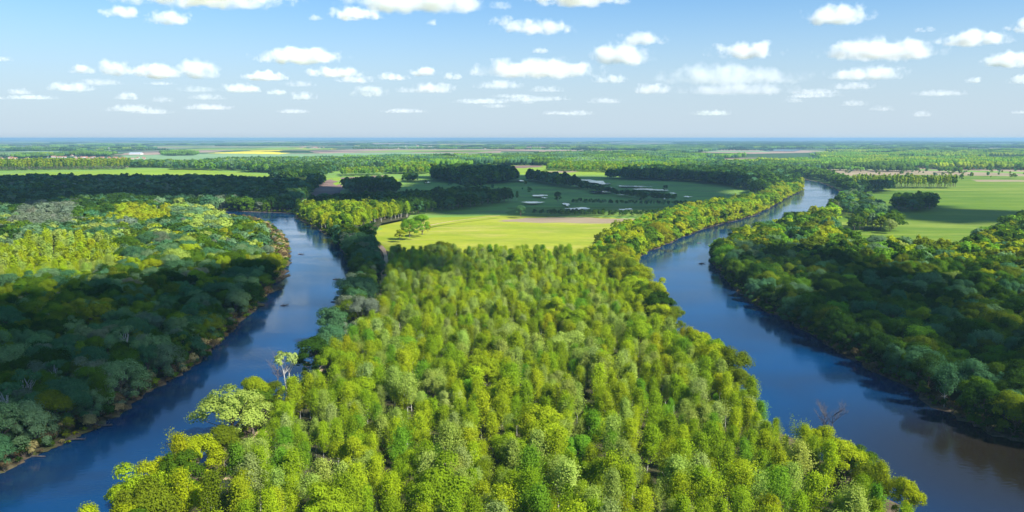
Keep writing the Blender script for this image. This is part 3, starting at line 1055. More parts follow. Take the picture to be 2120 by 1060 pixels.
# trees on the west bank of the right river further up
wb = np.vstack([PP([(1240, 525), (1290, 500), (1350, 474), (1420, 452), (1500, 437), (1570, 422), (1605, 402), (1640, 398)]), C_[(len(C_) - 1) * 12 // 23:(len(C_) - 1) * 20 // 23][::-1]])
fill(wb, 9.0, 17, {'broad': 4, 'willow': 1.2, 'spread': .5}, 'bankw', 'upper_westbank')
# left forest in three belts
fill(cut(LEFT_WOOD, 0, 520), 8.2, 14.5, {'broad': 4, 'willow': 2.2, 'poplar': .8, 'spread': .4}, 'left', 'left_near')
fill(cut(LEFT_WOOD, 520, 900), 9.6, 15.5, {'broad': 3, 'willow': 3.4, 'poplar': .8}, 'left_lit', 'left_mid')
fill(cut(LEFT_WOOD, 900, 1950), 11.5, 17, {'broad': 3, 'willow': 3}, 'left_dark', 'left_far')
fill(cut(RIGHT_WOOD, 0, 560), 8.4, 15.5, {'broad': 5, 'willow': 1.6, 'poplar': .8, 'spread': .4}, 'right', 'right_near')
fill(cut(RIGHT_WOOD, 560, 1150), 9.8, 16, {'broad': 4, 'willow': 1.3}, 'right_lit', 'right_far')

# -- woods of the middle distance (photograph pixels of their ground outline)
MIDW = [
    ([(612, 446), (845, 449), (850, 455), (800, 463), (770, 474), (700, 500), (640, 470)], 9, 19, {'poplar': 5, 'broad': 2}, 'popl', 'bright_row'),
    ([(845, 448), (950, 437), (1072, 418), (1040, 413), (960, 411), (880, 416), (800, 422), (700, 428), (640, 436), (640, 441)], 10, 17, {'broad': 4, 'poplar': 2}, 'dark', 'dark_belt'),
    ([(720, 402), (820, 402), (826, 396), (800, 389), (740, 388), (716, 394)], 10, 19, {'broad': 3}, 'dark', 'mid'),
    ([(900, 376), (985, 384), (1060, 379), (1072, 374), (1050, 364), (960, 360), (898, 366)], 11, 25, {'broad': 3, 'row': 1}, 'dark', 'mid'),
    ([(952, 391), (972, 393), (1000, 390), (998, 386), (960, 386)], 12, 24, {'broad': 3}, 'dark', 'mid'),
    ([(1092, 376), (1180, 391), (1200, 391), (1180, 384), (1095, 370)], 11, 20, {'broad': 3}, 'dark', 'mid'),
    ([(1195, 392), (1290, 410), (1330, 416), (1400, 420), (1400, 416), (1340, 410), (1290, 404), (1200, 387)], 9, 9, {'broad': 3}, 'dark', 'mid'),
    ([(1095, 447), (1160, 451), (1330, 453), (1400, 446), (1400, 443), (1300, 447), (1160, 446)], 8, 6, {'broad': 3}, 'dark', 'mid'),
    ([(1170, 424), (1400, 430), (1450, 430), (1440, 426), (1300, 424), (1200, 420)], 9, 5, {'broad': 3}, 'dark', 'mid'),
    ([(1290, 373), (1400, 375), (1500, 385), (1560, 396), (1560, 408), (1612, 402), (1645, 396), (1652, 386), (1645, 378), (1600, 369), (1540, 362), (1430, 358), (1300, 362)], 12, 21, {'broad': 4, 'willow': 2}, 'dark', 'mid'),
    ([(1615, 398), (1648, 398), (1658, 388), (1648, 379), (1630, 380)], 9, 15, {'broad': 4}, 'plant_edge', 'mid'),
    ([(1560, 362), (1640, 366), (1690, 373), (1730, 388), (1750, 400), (1766, 396), (1756, 386), (1720, 372), (1650, 359), (1580, 355)], 12, 19, {'broad': 4}, 'mid', 'mid'),
    ([(1765, 391), (1980, 391), (1980, 387.6), (1765, 386)], 8, 21, {'row': 4}, 'popl', 'mid'),
    ([(1745, 398), (1840, 392), (1850, 395), (1770, 404)], 11, 17, {'broad': 4}, 'dark', 'mid'),
    ([(1846, 436), (1900, 441), (1934, 438), (1934, 428), (1900, 424), (1848, 427)], 9, 17, {'broad': 4}, 'dark', 'mid'),
    ([(1728, 430), (1770, 455), (1830, 462), (1822, 440), (1800, 420), (1770, 412), (1745, 412)], 10.5, 13, {'broad': 4, 'willow': 2}, 'mixfar', 'mid'),
    ([(1760, 480), (1850, 482), (1862, 474), (1830, 468), (1765, 470)], 10, 16, {'broad': 4, 'willow': 1}, 'right', 'mid'),
    # left
    ([(-150, 355), (265, 351), (270, 345), (-150, 347)], 11, 26, {'row': 1}, 'popl', 'tall_row'),
    ([(270, 347), (372, 348), (372, 342), (270, 341)], 13, 17, {'willow': 1, 'broad': 1}, 'mixfar', 'mid'),
    ([(355, 352), (500, 354), (520, 358), (640, 358), (760, 352), (900, 346), (880, 338), (640, 336), (480, 337), (360, 346)], 14, 20, {'broad': 3, 'row': 2}, 'mixfar', 'mid'),
    ([(500, 357), (640, 360), (690, 358), (700, 352), (560, 350)], 13, 19, {'broad': 3}, 'dark', 'mid'),
    ([(640, 370), (672, 366), (680, 362), (650, 362), (610, 364), (560, 370), (600, 374)], 12, 17, {'broad': 3}, 'dark', 'mid'),
    ([(640, 382), (666, 388), (672, 380), (645, 372)], 11, 17, {'broad': 3}, 'dark', 'mid'),
    ([(706, 366), (794, 363), (792, 359), (706, 361)], 10, 18, {'poplar': 2}, 'brightwood', 'mid'),
    ([(800, 361), (880, 361), (905, 357), (880, 350), (820, 350), (800, 354)], 13, 21, {'broad': 2, 'row': 1}, 'brightwood', 'mid'),
    ([(836, 377), (862, 378), (862, 372), (838, 371)], 12, 14, {'broad': 2}, 'dark', 'mid'),
    ([(1130, 353), (1285, 359), (1420, 352), (1420, 343), (1320, 336), (1200, 336), (1150, 344)], 14, 17, {'broad': 2, 'row': 1}, 'brightwood', 'mid'),
    ([(1256, 372), (1290, 371), (1290, 368), (1256, 368)], 12, 17, {'broad': 1}, 'dark', 'mid'),
    ([(1400, 350), (1540, 356), (1700, 356), (1650, 350), (1500, 342), (1410, 343)], 14, 18, {'willow': 2, 'broad': 2}, 'mixfar', 'mid'),
]
for m_ in MIDW:
    fill(PP(m_[0]), *m_[1:])

# -- singles the photograph picks out:  (u, v base, height, kind, tint, width)
SINGLES = [
    ('spread', 482, 945, 21, 'pale', 1.45), ('spread', 525, 915, 16, 'pale', 1.2), ('spread', 428, 930, 14, 'silver', 1.0),
    ('broad', 848, 497, 19, 'bright', 1.3), ('broad', 874, 491, 21, 'bright', 1.2), ('broad', 828, 502, 10, 'yellow', 1.5), ('broad', 886, 486, 9, 'gold', .8),
    ('broad', 1155, 423, 17, 'deep', .9), ('broad', 1078, 452, 14, 'teal', 1.2), ('broad', 1328, 421, 14, 'deep', .8),
    ('broad', 1376, 399, 12, 'deep', 1.0), ('willow', 1776, 402, 15, 'silver', 1.0), ('willow', 1842, 484, 13, 'cream', 1.0),
    ('broad', 1780, 478, 19, 'deep', .8), ('broad', 1362, 690, 20, 'deep', 1.3), ('broad', 1335, 655, 17, 'mid', 1.15),
    ('broad', 1255, 560, 17, 'mid', 1.2), ('broad', 1235, 545, 15, 'bright', 1.1), ('broad', 745, 520, 17, 'deep', 1.3), ('willow', 765, 545, 16, 'teal', 1.0),
    ('willow', 775, 575, 14, 'grey', .9), ('broad', 735, 660, 16, 'deep', 1.2), ('broad', 725, 700, 17, 'olive', 1.2), ('broad', 660, 790, 17, 'deep', 1.4), ('broad', 690, 780, 16, 'teal', 1.3),
    ('broad', 560, 870, 12, 'olive', 1.15), ('broad', 530, 840, 13, 'teal', .7), ('broad', 1485, 790, 16, 'fresh', 1.0), ('broad', 1440, 760, 14, 'gold', 1.0),
    ('willow', 245, 1100, 16, 'fresh', 1.0), ('willow', 1660, 640, 14, 'silver', .7), ('willow', 1790, 700, 17, 'teal', 1.1), ('willow', 1840, 715, 18, 'teal', 1.0),
    ('broad', 1990, 375, 15, 'mid', 1), ('broad', 1168, 350, 14, 'mid', .7), ('broad', 996, 395, 16, 'deep', .8), ('broad', 966, 402, 17, 'deep', .8),
    ('thin', 262, 770, 17, 'silver', 1.0), ('thin', 25, 920, 18, 'teal', 1.1), ('thin', 62, 880, 17, 'teal', 1.0), ('thin', 385, 770, 15, 'teal', .7), ('thin', 408, 610, 14, 'olive', .9),
    ('thin', 598, 850, 20, 'cream', .95), ('thin', 330, 850, 13, 'teal', .7), ('thin', 120, 840, 15, 'teal', .8), ('thin', 560, 775, 14, 'grey', .7),
]
for k, u, v, hh, t, wf in SINGLES:
    q = P(u, v)
    if inside(np.array([q]), riv1)[0] or inside(np.array([q]), riv2)[0]:
        print('in water', k, u, v)
        continue
    for kk in ('broad', 'willow', 'poplar', 'spread'):
        TREES[kk] = [r_ for r_ in TREES[kk] if (r_[0] - q[0]) ** 2 + (r_[1] - q[1]) ** 2 > (hh * (.4 if k == 'spread' else .28) * wf) ** 2 or r_[4] == 'single']
    TREES[k].append((q[0], q[1], hh, t, 'single', wf))

# shrubs along the water's edge
def shrub_line(line, sp, off, hs_, names, side, region, prob=1.0):
    seg = np.linalg.norm(np.diff(line, axis=0), axis=1)
    s_ = np.concatenate([[0], np.cumsum(seg)])
    t = 0.0
    while t < s_[-1]:
        i = min(np.searchsorted(s_, t, side='right') - 1, len(line) - 2)
        f_ = (t - s_[i]) / (seg[i] + 1e-9)
        q = line[i] * (1 - f_) + line[i + 1] * f_
        d = (line[i + 1] - line[i]) / (seg[i] + 1e-9)
        nr = np.array((-d[1], d[0])) * side
        q = q + nr * rng.uniform(*off)
        if rng.random() < prob and 100 < q[1] < 1500 and abs(q[0]) < .68 * q[1] + 30:
            TREES['shrub'].append((q[0], q[1], rng.uniform(*hs_), names[int(rng.integers(len(names)))], region, rng.uniform(.9, 1.3)))
        t += sp * rng.uniform(.6, 1.5)


shrub_line(A[8:], 1.3, (-2, 8), (1.4, 6), ['brown', 'brown', 'olive', 'mid', 'straw', 'brown', 'grey', 'deep'], 1, 'left_bank')
shrub_line(A[62:84], 1.3, (1, 34), (3.0, 6.5), ['straw', 'brown', 'straw', 'olive', 'straw'], 1, 'left_point')
shrub_line(D_[6:75], 2.2, (-1.5, 4), (1.5, 5.5), ['olive', 'mid', 'deep', 'brown'], -1, 'right_bank')
shrub_line(D_[52:66], 3.0, (0, 7), (3, 5.5), ['straw', 'yellow', 'brown'], -1, 'right_point')
shrub_line(C_[60:100], 3.2, (-1.5, 3), (3, 8), ['yellow', 'lime', 'gold'], 1, 'upper_bank')
shrub_line(B[60:90], 6.0, (.5, 3), (2.5, 5), ['olive', 'yellow', 'mid'], -1, 'left_upper')
for s_, col in ((SPITS[0], 'brown'), (SPITS[1], 'brown'), (SPITS[3], 'brown'), (SPITS[6], 'yellow')):
    c = PP(s_).mean(0)
    for _ in range(3):
        TREES['shrub'].append((c[0] + rng.normal(0, 3), c[1] + rng.normal(0, 4), rng.uniform(.9, 1.6), col, 'left_bank', 1.5))
# understorey in the plantation gaps is left to the shrubs at its edges
EDGE_TR = track_lines[0]
shrub_line(EDGE_TR, 6, (-7, -4), (2.2, 4), ['lime', 'yellow', 'fresh', 'olive'], 1, 'track')
shrub_line(EDGE_TR, 6, (4, 7), (2.2, 4), ['lime', 'yellow', 'fresh', 'olive'], 1, 'track')

# ------------------------------------------------------------------ place: the 300 largest of each kind one by one, the rest as masses
NAME = dict(poplar='poplar_tree', willow='willow_tree', broad='broadleaf_tree', spread='spreading_tree', row='tall_poplar', shrub='shrub', thin='white_stemmed_tree')
CATN = dict(poplar='poplar', willow='willow', broad='tree', spread='tree', row='poplar', shrub='shrub', thin='tree')
WORD = dict(poplar='poplar', willow='domed willow', broad='broadleaf tree', spread='open crowned tree', row='bare stemmed poplar', shrub='shrub', thin='pale stemmed tree')
LIM = dict(poplar=300, willow=300, broad=300, spread=60, row=60, shrub=300, thin=20)

LANDMARKS = [
    (480, 860, 'the big pale tree leaning over the left river'), (600, 760, 'the half bare tree at the left river'), (767, 646, 'the white car on the sandy track'),
    (540, 930, 'the sandy track at lower left'), (265, 710, 'the pale domed tree with white stems'), (230, 900, 'the muddy bank at lower left'), (590, 640, 'the snag in the left river'),
    (570, 490, 'the straw coloured point of the left river'), (1725, 890, 'the bare dead tree at the right river'), (1490, 700, 'the bright bush tree at the right river'),
    (1370, 630, 'the big dark tree at the right river'), (1480, 550, 'the narrow point on the right bank'), (860, 475, 'the two round trees in the bright meadow'),
    (1000, 500, 'the bright meadow'), (1860, 980, 'the golden bushes at lower right'), (1250, 540, 'the corner where meadow and right river meet'), (1060, 1050, 'the bottom middle of the photo'),
    (760, 1050, 'the bottom left of the plantation'), (1400, 1050, 'the bottom right of the plantation'), (1060, 800, 'the centre of the plantation'), (1300, 850, 'the right half of the plantation'),
    (820, 800, 'the left half of the plantation'), (1080, 650, 'the narrow upper plantation'), (1820, 680, 'the grey green trees on the right bank'), (2050, 600, 'the golden trees at the right edge'),
    (2080, 880, 'the shaded bank at the right edge'), (1700, 640, 'the dark bank above the right river'), (1900, 540, 'the edge of the wide green field'), (80, 540, 'the lit poplars at the left edge'),
    (100, 650, 'the dark dome of willows at the left edge'), (60, 800, 'the shaded left edge'), (330, 500, 'the yellow patch of the left forest'), (180, 1040, 'the bottom left corner'),
    (420, 620, 'the middle of the left bank'), (660, 460, 'the inner bend of the left river'), (1450, 460, 'the lit bank of the right river'), (1880, 420, 'the dark clump in the green field'),
    (1640, 520, 'the lit crowns behind the right point'), (380, 780, 'the curving shaded left bank'), (220, 800, 'the brown shrubs at lower left'), (1560, 850, 'the bend of trees by the right river'),
    (750, 560, 'the grey trees at the right side of the left river'), (240, 600, 'the open gaps of the left forest'), (950, 560, 'the shaded top of the plantation'),
]
LM = np.array([(a, b) for a, b, _ in LANDMARKS], float)
SHADE_WORDS = {}


def label_for(kind, t, hh, u, v, dist):
    d = np.hypot(LM[:, 0] - u, (LM[:, 1] - v) * 1.3)
    i = int(d.argmin())
    rel = 'beside' if d[i] < 35 else ('left of' if u < LM[i, 0] - abs(v - LM[i, 1]) else 'right of' if u > LM[i, 0] + abs(v - LM[i, 1]) else 'behind' if v < LM[i, 1] else 'in front of')
    nom = dict(poplar=15.5, willow=14, broad=15.5, spread=17, row=22, shrub=3.5, thin=16)[kind]
    size = 'tall' if hh > nom * 1.08 else 'small' if hh < nom * .9 else 'medium'
    if kind == 'shrub':
        size = 'large' if hh > 4.3 else 'low' if hh < 2.9 else 'bushy'
    far = d[i] > 95
    txt = '%s %s %s %s%s %s' % (size, TINT[t][1], WORD[kind], 'well ' if far else '', rel, LANDMARKS[i][2])
    return ' '.join(txt.split()[:15])


proto = {}
LABELS = {}


def place_tree(kind, row, label=None, group=None):
    x, y, hh, t, region, wf = row
    vi = int(rng.integers(len(src[kind])))
    cm, tm = src[kind][vi]
    s_ = hh / NOM[kind]
    root = bpy.data.objects.new(NAME[kind], None)
    COL.objects.link(root)
    root.empty_display_size = .5
    root.location = (x, y, ZR)
    root.rotation_euler = (rng.normal(0, .03), rng.normal(0, .03), rng.uniform(0, 6.28))
    root.scale = (s_ * wf, s_ * wf, s_)
    c = np.array(TINT[t][0]) * rng.uniform(.85, 1.15) * (1 + rng.normal(0, .035, 3))
    for nm, me in (('crown', cm), ('trunk', tm)):
        if (kind, vi, nm) in proto:
            o = proto[(kind, vi, nm)].copy()
        else:
            o = bpy.data.objects.new(nm, me)
            proto[(kind, vi, nm)] = o
        COL.objects.link(o)
        o.parent = root
        if nm == 'crown':
            o.color = (*np.clip(c, 0.005, .8), 1)
    u, v = proj(x, y, hh * .7)
    root['label'] = label or label_for(kind, t, hh, u, v, y)
    root['category'] = CATN[kind]
    root['group'] = group or dict(poplar='poplars of the plantation', willow='willows along the rivers', broad='broadleaf trees along the rivers', spread='open crowned trees',
                                  row='tall poplars in rows', shrub='shrubs along the banks', thin='trees with pale stems')[kind]
    return root


for kind, rows in TREES.items():
    if not rows:
        continue
    arr = np.array([(r_[0], r_[1], r_[2]) for r_ in rows])
    u, v = proj(arr[:, 0], arr[:, 1], arr[:, 2] * .8)
    vis = (u > -15) & (u < 2135) & (v < 1075)
    dist = np.hypot(arr[:, 0], arr[:, 1])
    size = arr[:, 2] / dist
    single = np.array([r_[4] == 'single' for r_ in rows])
    score = np.where(vis, size, -1) + single * 10
    order = np.argsort(-score)
    pick = [i for i in order[:LIM[kind]] if score[i] > 0.0]
    ps = set(pick)
    for i in pick:
        place_tree(kind, rows[i])
    rest = [i for i in range(len(rows)) if i not in ps]
    if not rest:
        continue
    rd = dist[rest]
    for lod, lo, hi in (('near', 0, 620), ('mid', 620, 1500), ('far', 1500, 1e9)):
        sel = [rest[j] for j in range(len(rest)) if lo <= rd[j] < hi]
        kk, ll = kind, lod
        if (kk, ll) not in lib:
            ll = 'mid'
        if not sel:
            continue
        s_ = np.array([rows[i][2] / NOM[kind] for i in sel])
        wf = np.array([rows[i][5] for i in sel])
        tint = np.array([TINT[rows[i][3]][0] for i in sel]) * rng.uniform(.85, 1.15, (len(sel), 1)) * (1 + rng.normal(0, .035, (len(sel), 3)))
        rot = np.stack([rng.normal(0, .03, len(sel)), rng.normal(0, .03, len(sel)), rng.uniform(0, 6.28, len(sel))], 1)
        mass({'poplar': 'poplar_plantation', 'willow': 'willow_woodland', 'broad': 'broadleaf_woodland', 'spread': 'woodland', 'row': 'tall_poplar_plantation', 'shrub': 'undergrowth', 'thin': 'woodland'}[kind],
             kk, ll, arr[sel][:, :2], np.stack([s_ * wf, s_ * wf, s_], 1), rot, np.clip(tint, .005, .8))

# -- woods kilometres away, as groves
FARW = [
    ([(700, 340), (900, 338), (1130, 340), (1420, 344), (1400, 338), (1300, 330), (1200, 322), (1000, 322), (780, 326), (640, 328), (470, 334), (480, 338)], 'mixfar', 52),
    ([(1000, 323), (1200, 315), (1330, 318), (1560, 322), (1420, 340), (1300, 338), (1100, 332)], 'mixfar', 56),
    ([(1380, 322), (1560, 322), (2120, 329), (2300, 333), (2300, 348), (2120, 345), (1760, 338), (1560, 334)], 'brightwood', 52),
    ([(1560, 336), (1760, 339), (2120, 346), (2300, 349), (2300, 354), (2120, 351), (1900, 347), (1700, 345), (1560, 342)], 'mid', 50),
    ([(1190, 312), (1250, 303), (1400, 301), (1500, 306), (1410, 316), (1330, 322)], 'mixfar', 60),
    ([(1400, 307), (1560, 304), (1680, 305), (1700, 302), (1400, 298)], 'dark', 80),
    ([(1690, 322), (1720, 312), (2120, 310), (2300, 312), (2300, 318), (2000, 321)], 'brightwood', 62),
    ([(1840, 316), (2300, 320), (2300, 313), (1840, 309)], 'dark', 60),
    ([(1400, 300), (2300, 305), (2300, 296), (1400, 293)], 'dark', 110),
    ([(135, 318), (220, 320), (232, 314), (160, 312)], 'mid', 52),
    ([(0, 321), (60, 322), (130, 320), (100, 316), (0, 317)], 'mixfar', 56),
    ([(340, 318), (400, 318), (396, 314), (345, 314)], 'mid', 56),
    ([(780, 326), (900, 327), (940, 325), (840, 323)], 'dark', 52),
    ([(0, 311), (150, 312), (150, 309.5), (0, 308.5)], 'dark', 60),
]
GP, GS, GT = [], [], []
for poly, pal, sp in FARW:
    pw = PP(poly, 13.0)
    lo, hi = pw.min(0), pw.max(0)
    gx, gy = np.meshgrid(np.arange(lo[0], hi[0], sp), np.arange(lo[1], hi[1], sp * .8))
    p = np.stack([gx.ravel(), gy.ravel()], 1) + rng.uniform(-.4, .4, (gx.size, 2)) * sp
    p = p[inside(p, pw) & (np.abs(p[:, 0]) < .68 * p[:, 1] + 200)]
    cz_ = np.array([mnoise.noise(Vector((q_[0] / 900, q_[1] / (170 + q_[1] * .03), 4.4))) for q_ in p])
    p = p[cz_ < .07]
    if len(p) > 5000:
        p = p[rng.choice(len(p), 5000, replace=False)]
    nz = vnoise(p, 260, 1.3)
    names, wts = [a for a, _ in PAL[pal]], np.array([b for _, b in PAL[pal]], float)
    cum = np.cumsum(wts / wts.sum())
    uu = (0.5 + nz * .9 + rng.normal(0, .15, len(p))) % 1.0
    for i in range(len(p)):
        GP.append(p[i]); GS.append(sp / 52 * rng.uniform(.75, 1.35)); GT.append(TINT[names[min(int(np.searchsorted(cum, uu[i])), len(names) - 1)]][0])
# shelter belts and copses scattered to the horizon
for i in range(75):
    d = 6000 * math.exp(frng.random() * 1.7)
    az = frng.uniform(-.62, .62)
    cx = d * az
    ln = frng.uniform(200, 1400) * (1 + d / 20000)
    wd = frng.choice([1, 1, 2])
    a = frng.uniform(-.35, .35)
    pal = frng.choice(['dark', 'mixfar', 'mid'])
    sp = 52 * (1 + d / 15000)
    for j in range(int(ln / sp)):
        for w_ in range(wd):
            x = cx + (j * sp - ln / 2) * math.cos(a) - w_ * sp * math.sin(a)
            y = d + (j * sp - ln / 2) * math.sin(a) + w_ * sp
            GP.append((x + frng.uniform(-8, 8), y + frng.uniform(-12, 12))); GS.append(sp / 52 * frng.uniform(.6, 1.1)); GT.append(TINT[PAL[pal][frng.randrange(len(PAL[pal]))][0]][0])
GP, GS, GT = np.array(GP), np.array(GS), np.array(GT)
mass('distant_forest', 'grove', 'far', GP, np.stack([GS, GS, np.minimum(GS, 1.15) * rng.uniform(.8, 1.2, len(GS))], 1),
     np.stack([GS * 0, GS * 0, rng.integers(0, 2, len(GS)) * math.pi + rng.normal(0, .2, len(GS))], 1), GT * rng.uniform(.85, 1.15, (len(GS), 1)))

# lone bushes dotted over the open fields
LP = []
for poly, n in (([(1640, 352), (2120, 360), (2120, 372), (1800, 366), (1650, 356)], 60), ([(1700, 344), (2120, 352), (2120, 358), (1800, 352)], 60), ([(840, 380), (1100, 385), (1150, 430), (900, 420)], 10)):
    pw = PP(poly)
    lo, hi = pw.min(0), pw.max(0)
    p = rng.uniform(0, 1, (n * 4, 2)) * (hi - lo) + lo
    LP += list(p[inside(p, pw)][:n])
LP = np.array(LP)
sz = rng.uniform(.25, .8, len(LP))
mass('field_bushes', 'broad', 'far', LP, np.stack([sz * 1.1, sz * 1.1, sz], 1), np.stack([sz * 0, sz * 0, sz * 7], 1),
     np.array([TINT[('mid', 'olive', 'teal')[int(rng.integers(3))]][0] for _ in LP]))

# ------------------------------------------------------------------ bare trees
def bare_tree(name, u, v, hh, label, seed, mat, spread_=.55, nb=9):
    r_ = random.Random(seed)
    q = P(u, v)
    root = empty(name, (q[0], q[1], ZR))
    tag(root, label, 'tree')
    tr, br = MB(), MB()

    def grow(p, d, ln, rad, depth, mb):
        p = Vector(p)
        for k in range(3):
            d2 = (d + Vector((r_.uniform(-.22, .22), r_.uniform(-.22, .22), r_.uniform(-.02, .18)))).normalized()
            p2 = p + d2 * ln / 3
            mb.add(tube(p, p2, rad * (1 - k * .22), rad * (1 - (k + 1) * .22), 6 if depth < 2 else 4))
            p, d = p2, d2
            if depth < 4:
                for _ in range(2 if depth else 3):
                    if r_.random() < .8:
                        a = r_.uniform(0, 6.28)
                        side = Vector((math.cos(a), math.sin(a), r_.uniform(.0, .6)))
                        grow(p, (d * .6 + side * spread_ * 1.3).normalized(), ln * r_.uniform(.42, .62), rad * .48, depth + 1, br)
    grow((0, 0, -.2), Vector((0.05, 0, 1)), hh * .85, hh * .02, 0, tr)
    mesh_obj('trunk', tr.v, tr.f, mat, root)
    mesh_obj('branch', br.v, br.f, mat, root)
    return root


bare_tree('dead_tree', 1722, 925, 9, 'bare dark dead tree with twisted branches at the right river', 3, M['dead_bark'])
bare_tree('dead_tree', 1700, 922, 7.5, 'leaning bare trunk left of the bare dark dead tree at the right river', 12, M['dead_bark'], .4)
bare_tree('bare_tree', 575, 812, 10, 'leafless grey twigged tree left of the half bare pale tree', 5, M['bark'])
bare_tree('bare_tree', 1735, 452, 12, 'bare dark tree standing at the far right bank', 8, M['dead_bark'])
bare_tree('bare_tree', 228, 862, 9, 'broken pale dead stem among brown shrubs on the left bank', 21, M['pale_bark'], .3)

# ------------------------------------------------------------------ snags and driftwood
def snag(u, v, ln, label, seed, tips=4):
    r_ = random.Random(seed)
    q = P(u, v)
    root = empty('driftwood', (q[0], q[1], ZR), r_.uniform(-.4, .4))
    tag(root, label, 'driftwood')
    mb = MB()
    p = Vector((-ln / 2, 0, .05))
    for k in range(5):
        p2 = p + Vector((ln / 5, r_.uniform(-.3, .3), r_.uniform(-.05, .2)))
        mb.add(tube(p, p2, .45 - .06 * k, .39 - .06 * k, 7))
        p = p2
    mesh_obj('log', mb.v, mb.f, M['dead_bark'], root)
    b = MB()
    for k in range(tips):
        x = r_.uniform(-ln * .4, ln * .4)
        pts = [Vector((x, 0, .2))]
        for j in range(3):
            pts.append(pts[-1] + Vector((r_.uniform(-.2, .9), r_.uniform(-.8, .8), r_.uniform(.1, .6))))
            b.add(tube(pts[-2], pts[-1], .13 - .03 * j, .1 - .03 * j, 4))
    mesh_obj('branch', b.v, b.f, M['dead_bark'], root)


snag(624, 534, 6, 'dark drifting log in the upper left river', 1)
snag(590, 643, 4.5, 'short dark snag in the middle of the left river', 2, 6)
snag(700, 588, 7.5, 'flat branchy driftwood near the right side of the left river', 3, 9)
snag(697, 636, 7, 'fallen forked branch lying in the left river below the branchy driftwood', 4, 9)
snag(1454, 554, 5.5, 'dark log with an upright stub near the right point', 5, 2)
snag(1447, 510, 4, 'thin pale driftwood in the middle of the right river', 6, 2)
snag(597, 545, 7, 'toppled branches at the straw coloured left point', 7, 8)
snag(585, 572, 6, 'toppled branches beside the mud spits of the left bank', 8, 8)
snag(60, 965, 11, 'long thin log lying along the lower left bank', 9, 3)
snag(150, 930, 9, 'pile of fallen branches on the muddy lower left bank', 10, 12)
snag(210, 900, 8, 'brown fallen branches at the water on the left bank', 11, 10)
snag(1500, 575, 6, 'fallen yellowish branches below the right point', 12, 8)

# ------------------------------------------------------------------ the white car on the track
def box(c, s, top=1.0):
    x, y, z = s[0] / 2, s[1] / 2, s[2] / 2
    v = [(c[0] + a * x * (top if d > 0 else 1), c[1] + b * y * (top if d > 0 else 1), c[2] + d * z) for d in (-1, 1) for a, b in ((-1, -1), (1, -1), (1, 1), (-1, 1))]
    f = [(0, 3, 2, 1), (4, 5, 6, 7), (0, 1, 5, 4), (1, 2, 6, 5), (2, 3, 7, 6), (3, 0, 4, 7)]
    return v, f


M['paint'] = simple_mat('white_paint', (0.75, 0.78, 0.8), rough=.25, spec=.5)
M['glass'] = simple_mat('dark_glass', (0.02, 0.025, 0.03), rough=.05, spec=.6)
M['rubber'] = simple_mat('rubber', (0.02, 0.02, 0.02), rough=.8)
q = P(767, 650)
car = empty('parked_car', (q[0], q[1], ZL[0] + .05), R(35))
tag(car, 'small white car parked on the sandy track between dark trees', 'car')
mb = MB(); mb.add(box((0, 0, .62), (1.75, 4.3, .5), .96)); mb.add(box((0, .15, 1.15), (1.6, 2.3, .56), .8))
o = mesh_obj('body', mb.v, mb.f, M['paint'], car)
bv = o.modifiers.new('bevel', 'BEVEL'); bv.width = .1; bv.segments = 3
for yy, rx in ((-.97, .55), (1.27, -.55)):
    v, f = box((0, 0, 0), (1.3, .03, .48)); w_ = mesh_obj('windscreen' if yy > 0 else 'rear_window', v, f, M['glass'], car)
    w_.location = (0, yy, 1.17); w_.rotation_euler = (rx if yy < 0 else rx, 0, 0)
for x in (-.76, .76):
    v, f = box((0, 0, 0), (.03, 1.7, .36)); w_ = mesh_obj('side_window', v, f, M['glass'], car); w_.location = (x, .15, 1.16); w_.rotation_euler = (0, -.28 if x > 0 else .28, 0)
wv, wf_ = tube((-.11, 0, 0), (.11, 0, 0), .33, .33, 16)
wf_ = wf_ + [tuple(range(16))[::-1], tuple(range(16, 32))]
wm = None
for x in (-.8, .8):
    for y in (-1.35, 1.35):
        if wm is None:
            w_ = mesh_obj('wheel', wv, wf_, M['rubber'], car); wm = w_
        else:
            w_ = wm.copy(); COL.objects.link(w_)
        w_.location = (x, y, .33)

# ------------------------------------------------------------------ the villages
M['tile'] = simple_mat('roof_tile', (0.32, 0.14, 0.08), (0.42, 0.20, 0.12), 2.0)
M['tile2'] = simple_mat('old_roof', (0.28, 0.13, 0.09), (0.36, 0.2, 0.15), 2.0)
M['plaster'] = simple_mat('plaster', (0.66, 0.62, 0.55), (0.74, 0.70, 0.64), .3)
M['tin'] = simple_mat('tin_roof', (0.62, 0.66, 0.72), rough=.4, spec=.4)
hb_v, hb_f = box((0, 0, 1.6), (9, 11, 3.4))
rf_v = [(-5, -6, 3.25), (5, -6, 3.25), (5, 6, 3.25), (-5, 6, 3.25), (0, -6, 6.6), (0, 6, 6.6)]
rf_f = [(0, 1, 4), (2, 3, 5), (1, 2, 5, 4), (3, 0, 4, 5), (0, 3, 2, 1)]
win_v, win_f = [], []
wb_ = MB()
me_wall = mesh_from('house_wall', hb_v, hb_f, [M['plaster']])
me_roofs = [mesh_from('house_roof', rf_v, rf_f, [M[k]]) for k in ('tile', 'tile2', 'tile')]
me_win = mesh_from('house_window', *box((0, 0, 0), (.06, 1.3, 1.3)), [M['glass']])
me_chim = mesh_from('house_chimney', *box((1.6, 2.5, 6.2), (.8, .8, 1.8)), [M['tile2']])
